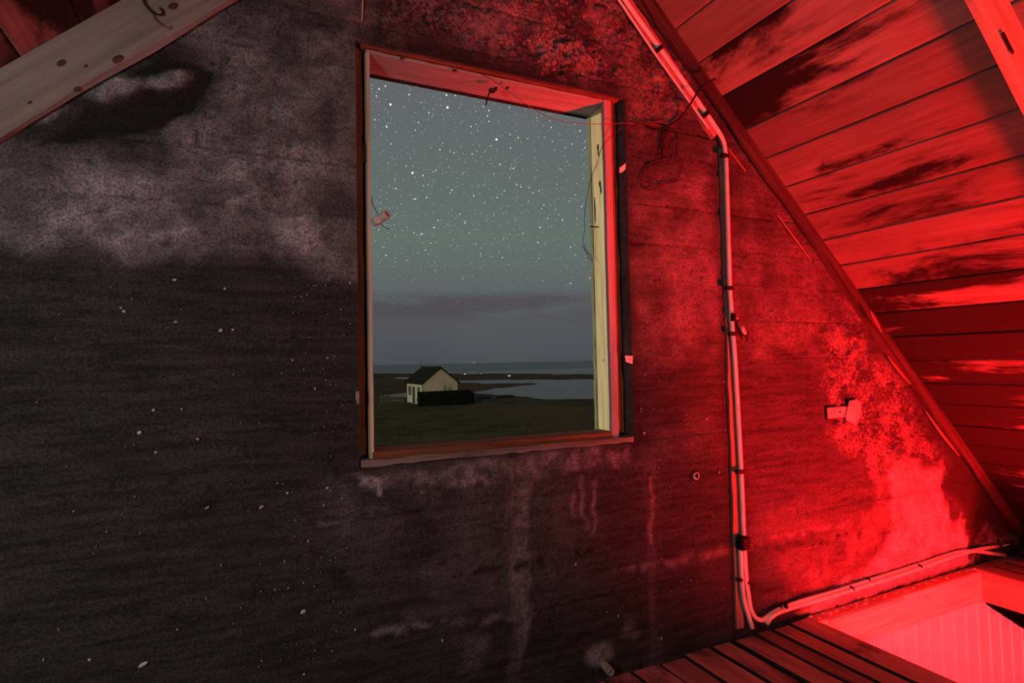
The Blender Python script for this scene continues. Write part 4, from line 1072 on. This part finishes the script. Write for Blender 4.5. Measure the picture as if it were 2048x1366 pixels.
parent_keep(obj('lid', from_bm('lid', bm), M_CABLE, None, hit_y(2012, 1090, -.022)), sb)

# ------------------------------------------------------------------ outdoors
GZ = EYE[2] - 5.0                                       # ground level
n_a, n_r = 420, 250
angs = np.radians(np.linspace(-70, 80, n_a)); rads = 9.0 * (1400 / 9.0) ** (np.arange(n_r) / (n_r - 1))
A, R_ = np.meshgrid(angs, rads)
gx = (R_ * np.sin(A)).ravel(); gy = (EYE[1] + R_ * np.cos(A)).ravel()
wpts = lambda px: [tuple(hit_z(a, b, GZ)[:2]) for a, b in px]
jx = gx + (fbm(gx, gy, 0.16, 3, 91) - 0.5) * 5; jy = gy + (fbm(gx, gy, 0.16, 3, 92) - 0.5) * 5
lag = poly_sd(jx, jy, wpts([(912, 759.5), (1000, 758), (1190, 757), (1420, 757), (1420, 790), (1190, 796), (1110, 796), (1050, 793), (1000, 789), (950, 783), (985, 775), (1030, 771), (1076, 766.5), (1030, 765.8), (960, 766.5), (915, 764)]))
lag2 = poly_sd(jx, jy, wpts([(758, 790), (790, 785), (826, 782), (860, 783), (860, 791), (800, 794), (762, 795)]))
lag3 = poly_sd(jx, jy, wpts([(780, 756), (800, 753.5), (832, 753), (832, 756.5), (800, 757)]))
SA, SB = hit_z(742, 747.5, GZ), hit_z(1190, 748.5, GZ)
sd_ = (SB - SA)[:2]; sn = np.array([-sd_[1], sd_[0]]); sn = sn / np.linalg.norm(sn)
if sn[1] < 0: sn = -sn
sea = (jx - SA[0]) * sn[0] + (jy - SA[1]) * sn[1]
water = np.maximum(np.maximum(lag, lag2), np.maximum(lag3, sea))
h = (fbm(gx, gy, 0.09, 4, 61) - 0.5) * 0.45 + (fbm(gx, gy, 0.9, 3, 62) - 0.5) * 0.16
h += 1.1 * np.exp(-((sea + 7) / 6) ** 2) * sstep(fbm(gx, gy, 0.12, 3, 63), 0.42, 0.62)
h *= np.clip((60 - R_.ravel()) / 20, 0.35, 1) 
h = np.where(water > -0.5, np.minimum(h, -0.45 * sstep(water, -1.5, 1.5)), h)
h += 0.22 * np.exp(-((poly_sd(gx, gy, wpts([(940, 806), (1000, 800), (1000, 794), (935, 796)])) / 2.0)) ** 2) * 0
gv = np.stack([gx, gy, GZ + h], 1)
gi, gj = np.meshgrid(np.arange(n_a - 1), np.arange(n_r - 1))
gf = np.stack([gj * n_a + gi, gj * n_a + gi + 1, (gj + 1) * n_a + gi + 1, (gj + 1) * n_a + gi], 2).reshape(-1, 4)[:, ::-1]
me = bpy.data.meshes.new('ground'); me.vertices.add(len(gv)); me.vertices.foreach_set('co', gv.ravel())
me.loops.add(gf.size); me.loops.foreach_set('vertex_index', gf.ravel().astype(np.int32))
me.polygons.add(len(gf)); me.polygons.foreach_set('loop_start', np.arange(0, gf.size, 4, dtype=np.int32)); me.update(calc_edges=True)
me.polygons.foreach_set('use_smooth', [True] * len(gf))
m, n, b = material('night_grass')
tc = n.new('ShaderNodeTexCoord').outputs['Object']
g1 = n.noise(tc, 0.35, 6, 0.65); g2 = n.noise(tc, 3.0, 5, 0.7); g3 = n.noise(n.scale(tc, (1, 0.35, 1)), 0.08, 3, 0.5)
c = n.mix(n.step(g1, 0.35, 0.65), (0.060, 0.052, 0.026), (0.125, 0.098, 0.050))
c = n.mix(n.step(g3, 0.4, 0.65, 0, 0.6), c, (0.16, 0.11, 0.06))
c = n.mix(1.0, c, n.step(g2, 0.3, 0.7, 0.5, 1.45), 'MULTIPLY')
n.put(b.inputs['Base Color'], c); b.inputs['Roughness'].default_value = 0.95; b.inputs['Specular IOR Level'].default_value = 0.05
bump(n, b, g2, 0.8, 0.3)
ground = obj('ground', me, m); tag(ground, kind='structure')
def water_mat(name, col, rough, bscale, bst):
    m, n, b = material(name); tc = n.new('ShaderNodeTexCoord').outputs['Object']
    b.inputs['Base Color'].default_value = (*col, 1); b.inputs['Roughness'].default_value = rough; b.inputs['Specular IOR Level'].default_value = 0.5
    bump(n, b, n.noise(n.scale(tc, (1, 2.2, 1)), bscale, 3, 0.6), bst, 0.2)
    return m
def sheet(name, x0, x1, y0, y1, z, mat):
    me = mesh_from(name, [(x0, y0, z), (x1, y0, z), (x1, y1, z), (x0, y1, z)], [(0, 1, 2, 3)])
    o = obj(name, me, mat); return tag(o, kind='structure')
sheet('lagoon_water', -150, 420, 40, 330, GZ - 0.22, water_mat('lagoon_water', (0.022, 0.024, 0.028), 0.22, 0.5, 0.25))
far = hit_z(960, 746, GZ)
sheet('sea_water', -6000, 8000, 120, 8500, GZ - 0.235, water_mat('sea_water', (0.020, 0.030, 0.040), 0.35, 0.12, 0.7))

# cottage
YCt = 66.0
def at(px, py, y): return hit_y(px, py, y)
ML_WALL = simple_mat('cottage_white_render', (0.88, 0.88, 0.80), 0.9, 0.1, 1.5)
ML_GABLE = simple_mat('cottage_beige_render', (0.62, 0.50, 0.385), 0.9, 0.12, 1.2)
ML_ROOF = simple_mat('cottage_roof_sheet', (0.020, 0.019, 0.015), 0.85, 0.4, 2.0)
ML_DARKW = simple_mat('cottage_dark_wood', (0.10, 0.09, 0.07), 0.8, 0.3)
ML_GLASS = simple_mat('cottage_glass', (0.25, 0.2, 0.12), 0.2, 0.1)
eL, eR, ap = at(845, 766, YCt), at(915, 765, YCt), at(880, 736, YCt)
cxm = (eL[0] + eR[0]) / 2; hw = (eR[0] - eL[0]) / 2
cot = empty('cottage', (cxm, YCt, GZ)); tag(cot, 'small white and beige cottage with dark gabled roof by the lagoon', 'cottage')
CL = 7.5; ez = eL[2] - GZ; az = ap[2] - GZ
def cpart(name, me, mat, par=cot): return parent_keep(obj(name, me, mat), par)
def wbox(name, x0, x1, y0, y1, z0, z1, mat, par=cot, bev=0.0):
    bm = bmesh.new(); add_box(bm, cxm + x0, cxm + x1, YCt + y0, YCt + y1, GZ + z0, GZ + z1, bev); return cpart(name, from_bm(name, bm), mat, par)
# gable end walls and long walls
def gable(y0, y1):
    bm = bmesh.new(); pr = [(-hw, -0.6), (hw, -0.6), (hw, ez), (0, az), (-hw, ez)]
    a = [bm.verts.new((cxm + x_, YCt + y0, GZ + z_)) for x_, z_ in pr]; c = [bm.verts.new((cxm + x_, YCt + y1, GZ + z_)) for x_, z_ in pr]
    bm.faces.new(a); bm.faces.new(c[::-1])
    for i in range(5): bm.faces.new((a[i], c[i], c[(i + 1) % 5], a[(i + 1) % 5]))
    return from_bm('gable_wall', bm)
cpart('gable_wall', gable(0, 0.25), ML_GABLE); cpart('gable_wall', gable(CL - 0.25, CL), ML_GABLE)
side_w = wbox('side_wall', -hw, -hw + 0.2, 0.02, CL - 0.02, -0.6, ez + 0.02, ML_WALL); wbox('side_wall', hw - 0.2, hw, 0.25, CL - 0.25, -0.6, ez, ML_WALL)
for sgn in (-1, 1):
    bm = bmesh.new(); t = 0.16; slope = (az - ez) / hw; ov_ = 0.28
    x_o, z_o = sgn * (hw + ov_), ez - slope * ov_
    pr = [(0, az + 0.02), (x_o, z_o + 0.02), (x_o, z_o + t), (0, az + t + 0.02)]
    a = [bm.verts.new((cxm + x_, YCt - 0.25, GZ + z_)) for x_, z_ in pr]; c = [bm.verts.new((cxm + x_, YCt + CL + 0.25, GZ + z_)) for x_, z_ in pr]
    bm.faces.new(a); bm.faces.new(c[::-1])
    for i in range(4): bm.faces.new((a[i], c[i], c[(i + 1) % 4], a[(i + 1) % 4]))
    rf = cpart('roof_slope', from_bm('roof_slope', bm), ML_ROOF)
    wbox('barge_board', 0, 0.001, 0, 0.001, az, az + 0.001, ML_DARKW) if False else None
    # sheet battens on each slope
    for k in range(7):
        yy = 0.2 + k * (CL - 0.4) / 6
        bm = bmesh.new(); pr2 = [(0, az + t + 0.02), (x_o, z_o + t), (x_o, z_o + t + 0.05), (0, az + t + 0.07)]
        a = [bm.verts.new((cxm + x_, YCt + yy - .04, GZ + z_)) for x_, z_ in pr2]; c = [bm.verts.new((cxm + x_, YCt + yy + .04, GZ + z_)) for x_, z_ in pr2]
        bm.faces.new(a); bm.faces.new(c[::-1])
        for i in range(4): bm.faces.new((a[i], c[i], c[(i + 1) % 4], a[(i + 1) % 4]))
        parent_keep(obj('roof_batten', from_bm('roof_batten', bm), ML_ROOF), rf)
# door and windows on the lit side
for (y0, y1, z0, z1) in [(1.2, 2.2, 1.0, 2.1), (5.2, 6.4, 1.0, 2.1)]:
    fr_ = wbox('window', -hw - 0.05, -hw + 0.02, y0, y1, z0, z1, ML_DARKW)
    wbox('pane', -hw - 0.06, -hw - 0.03, y0 + .08, y1 - .08, z0 + .08, z1 - .08, ML_GLASS, fr_)
wbox('door', -hw - 0.06, -hw + 0.02, 3.4, 4.4, 0.0, 2.1, ML_DARKW)
wbox('antenna', -0.9, -0.86, 5.0, 5.04, az - 0.4, az + 1.4, ML_DARKW)

def leafy(name, cen, size, n_, seed, mat):
    """dense clipped foliage: displaced core with outlying leaf cards of real thickness"""
    rr = random.Random(seed); bm = bmesh.new()
    bmesh.ops.create_cube(bm, size=1.0, matrix=Matrix.Diagonal((size[0], size[1], size[2], 1)))
    bmesh.ops.subdivide_edges(bm, edges=bm.edges[:], cuts=7, use_grid_fill=True)
    for v in bm.verts:
        u = Vector((v.co.x / size[0] * 2, v.co.y / size[1] * 2, v.co.z / size[2] * 2))
        rnd_ = 1.0 - 0.16 * max(0, abs(u.x) ** 6) * (1 if u.x > 0 else 0.25) - 0.05 * abs(u.z) ** 6
        if u.x > 0.62 and u.z > 0: rnd_ *= 1 - 1.1 * (u.x - 0.62) ** 1.5
        v.co = Vector((v.co.x, v.co.y * rnd_, v.co.z * (rnd_ if u.z > 0 else 1))) + Vector((rr.uniform(-1, 1), rr.uniform(-1, 1), rr.uniform(-1, 1))) * 0.07
    return from_bm(name, bm, False)
M_HEDGE = simple_mat('dark_hedge_leaves', (0.010, 0.012, 0.007), 0.95, 0.5, 6)
h0, h1 = at(837, 812, 64.6), at(946, 806, 64.6)
hz = at(837, 786, 64.6)[2] - h0[2]
hed = empty('hedge', ((h0[0] + h1[0]) / 2, 64.6, GZ)); tag(hed, 'long dark clipped hedge in front of the cottage', 'hedge')
hm = leafy('foliage', None, (h1[0] - h0[0], 1.1, hz * 1.12), 0, 4, M_HEDGE)
hm.transform(Matrix.Translation(((h0[0] + h1[0]) / 2, 64.6, h0[2] + hz * 0.5)))
parent_keep(obj('foliage', hm, M_HEDGE), hed)
bm = bmesh.new()
rr = random.Random(8)
for i in range(900):
    u, w_ = rr.random(), rr.random(); r = rr.uniform(.04, .09)
    pp = Vector((h0[0] + (h1[0] - h0[0]) * u, 64.6 - 0.55 + rr.uniform(-.05, .06), h0[2] + hz * w_ * 1.04)) if rr.random() < .6 else Vector((h0[0] + (h1[0] - h0[0]) * u * .96, 64.6 + rr.uniform(-.5, .5), h0[2] + hz * 1.04 + rr.uniform(-.03, .07)))
    bmesh.ops.create_icosphere(bm, subdivisions=1, radius=r, matrix=Matrix.Translation(pp) @ Matrix.Rotation(rr.uniform(0, 3), 4, 'X') @ Matrix.Diagonal((1, .35, .7, 1)))
lf = parent_keep(obj('leaves', from_bm('leaves', bm), M_HEDGE), hed); lf['kind'] = 'stuff'
# thin bare shrub against the gable
sp = at(893, 788, YCt - 0.6)
shr = empty('shrub', (sp[0], YCt - .6, GZ)); tag(shr, 'thin dark shrub growing against the beige cottage gable', 'shrub')
for i in range(11):
    a = rr.uniform(-.45, .45); L_b = rr.uniform(1.2, 2.7)
    base_ = np.array([sp[0], YCt - .6, GZ])
    parent_keep(obj('branch', tube_mesh('branch', [base_, base_ + np.array([a * .3, rr.uniform(-.1, .1), L_b * .5]), base_ + np.array([a * 1.0, rr.uniform(-.2, .2), L_b])], [0.045, 0.03, 0.012], 5), ML_DARKW), shr)
# low fence left of the cottage
f0, f1 = hit_z(762, 806, GZ), hit_z(806, 804.5, GZ)
fen = empty('fence', f0); tag(fen, 'low grey weathered plank fence left of the cottage', 'fence')
MF = simple_mat('weathered_fence_wood', (0.16, 0.16, 0.15), 0.9, 0.3, 3)
dF = f1 - f0; ln = np.linalg.norm(dF[:2]); ra = math.atan2(dF[1], dF[0])
for i in range(8):
    t = i / 7; p = f0 + dF * t
    bm = bmesh.new(); add_box(bm, -.07, .07, -.07, .07, -.3, 0.95, .01)
    o = obj('post', from_bm('post', bm), MF, None, (p[0], p[1], GZ), (0, 0, ra)); parent_keep(o, fen)
for z in (0.3, 0.75):
    mid = f0 + dF * .5; bm = bmesh.new(); add_box(bm, -ln / 2, ln / 2, -.1, -.06, z - .07, z + .07, .01)
    o = obj('rail', from_bm('rail', bm), MF, None, (mid[0], mid[1], GZ), (0, 0, ra)); parent_keep(o, fen)
for i in range(12):
    p = f0 + dF * (0.02 + i * 0.036); bm = bmesh.new(); add_box(bm, -.12, .12, -.13, -.1, 0.02, 0.95 + rr.uniform(-.06, .06), .008)
    o = obj('slat', from_bm('slat', bm), MF, None, (p[0], p[1], GZ), (0, 0, ra)); parent_keep(o, fen)
# small boulders by the lagoon shore, each its own
MS = simple_mat('shore_stone', (0.05, 0.05, 0.048), 0.9, 0.4, 3)
for (px, py, r, lab) in [(962, 797, 1.5, 'dark boulder on the grass right of the hedge'), (1010, 795, 1.1, 'larger dark boulder on the near lagoon shore'), (952, 803, .7, 'small dark boulder beside the hedge end')]:
    c = hit_z(px, py, GZ); bm = bmesh.new(); bmesh.ops.create_icosphere(bm, subdivisions=3, radius=1.0)
    for v in bm.verts:
        f = 1 + 0.16 * math.sin(v.co.x * 4 + px) + 0.12 * math.sin(v.co.y * 5 + py) + rr.uniform(-.05, .05); v.co *= f; v.co.z *= 0.33; v.co *= r
    o = obj('boulder', from_bm('boulder', bm), MS, None, (c[0], c[1], GZ + 0.05)); tag(o, lab, 'boulder')
# tiny white huts on the far shore, a lit window in each
m, n, b = material('lit_window'); b.inputs['Emission Color'].default_value = (1, 0.97, 0.8, 1); b.inputs['Emission Strength'].default_value = 0.4; M_LIT = m
for (px, py, w_, lab) in [(930, 748, 1.1, 'tiny white hut on the far shore, nearest the cottage roof'), (962, 747.4, .9, 'tiny white hut in the middle of the far shore'), (1019, 752, .8, 'tiny pale hut on the far lagoon bank')]:
    c = hit_z(px, py + 1.5, GZ); ht = empty('hut', (c[0], c[1], GZ)); tag(ht, lab, 'hut')
    bm = bmesh.new(); add_box(bm, c[0] - w_ / 2, c[0] + w_ / 2, c[1], c[1] + 1.2, GZ - .3, GZ + .75); parent_keep(obj('wall', from_bm('wall', bm), ML_WALL), ht)
    bm = bmesh.new(); add_box(bm, c[0] - w_ * .3, c[0] + w_ * .3, c[1] - .05, c[1] + .02, GZ + .1, GZ + .6); parent_keep(obj('window', from_bm('window', bm), M_LIT), ht)
    me = mesh_from('roof', [(c[0] - w_ * .6, c[1] - .1, GZ + .72), (c[0] + w_ * .6, c[1] - .1, GZ + .72), (c[0], c[1] - .1, GZ + 1.1), (c[0] - w_ * .6, c[1] + 1.3, GZ + .72), (c[0] + w_ * .6, c[1] + 1.3, GZ + .72), (c[0], c[1] + 1.3, GZ + 1.1)], [(0, 1, 2), (5, 4, 3), (0, 3, 4, 1), (1, 4, 5, 2), (2, 5, 3, 0)])
    parent_keep(obj('roof', me, ML_ROOF), ht)
# lit ship on the horizon
YS = 2600.0
c = at(948, 728.5, YS); ship = empty('ship', (c[0], YS, GZ - .2)); tag(ship, 'tiny lit ship on the sea horizon', 'ship')
m, n, b = material('ship_lights'); b.inputs['Emission Color'].default_value = (1, 0.95, 0.7, 1); b.inputs['Emission Strength'].default_value = 0.28; M_SHIP = m
bm = bmesh.new(); add_box(bm, c[0] - 8, c[0] + 8, YS, YS + 5, GZ - .5, GZ + 2.6, 0.5); parent_keep(obj('hull', from_bm('hull', bm), ML_DARKW), ship)
bm = bmesh.new(); add_box(bm, c[0] - 6.5, c[0] + 5, YS, YS + 4, GZ + 2.6, GZ + 5.2, 0.3); parent_keep(obj('cabin', from_bm('cabin', bm), M_SHIP), ship)
bm = bmesh.new(); add_box(bm, c[0] + 1, c[0] + 5, YS, YS + 4, GZ + 5.2, GZ + 8.0, 0.3); parent_keep(obj('bridge', from_bm('bridge', bm), M_SHIP), ship)
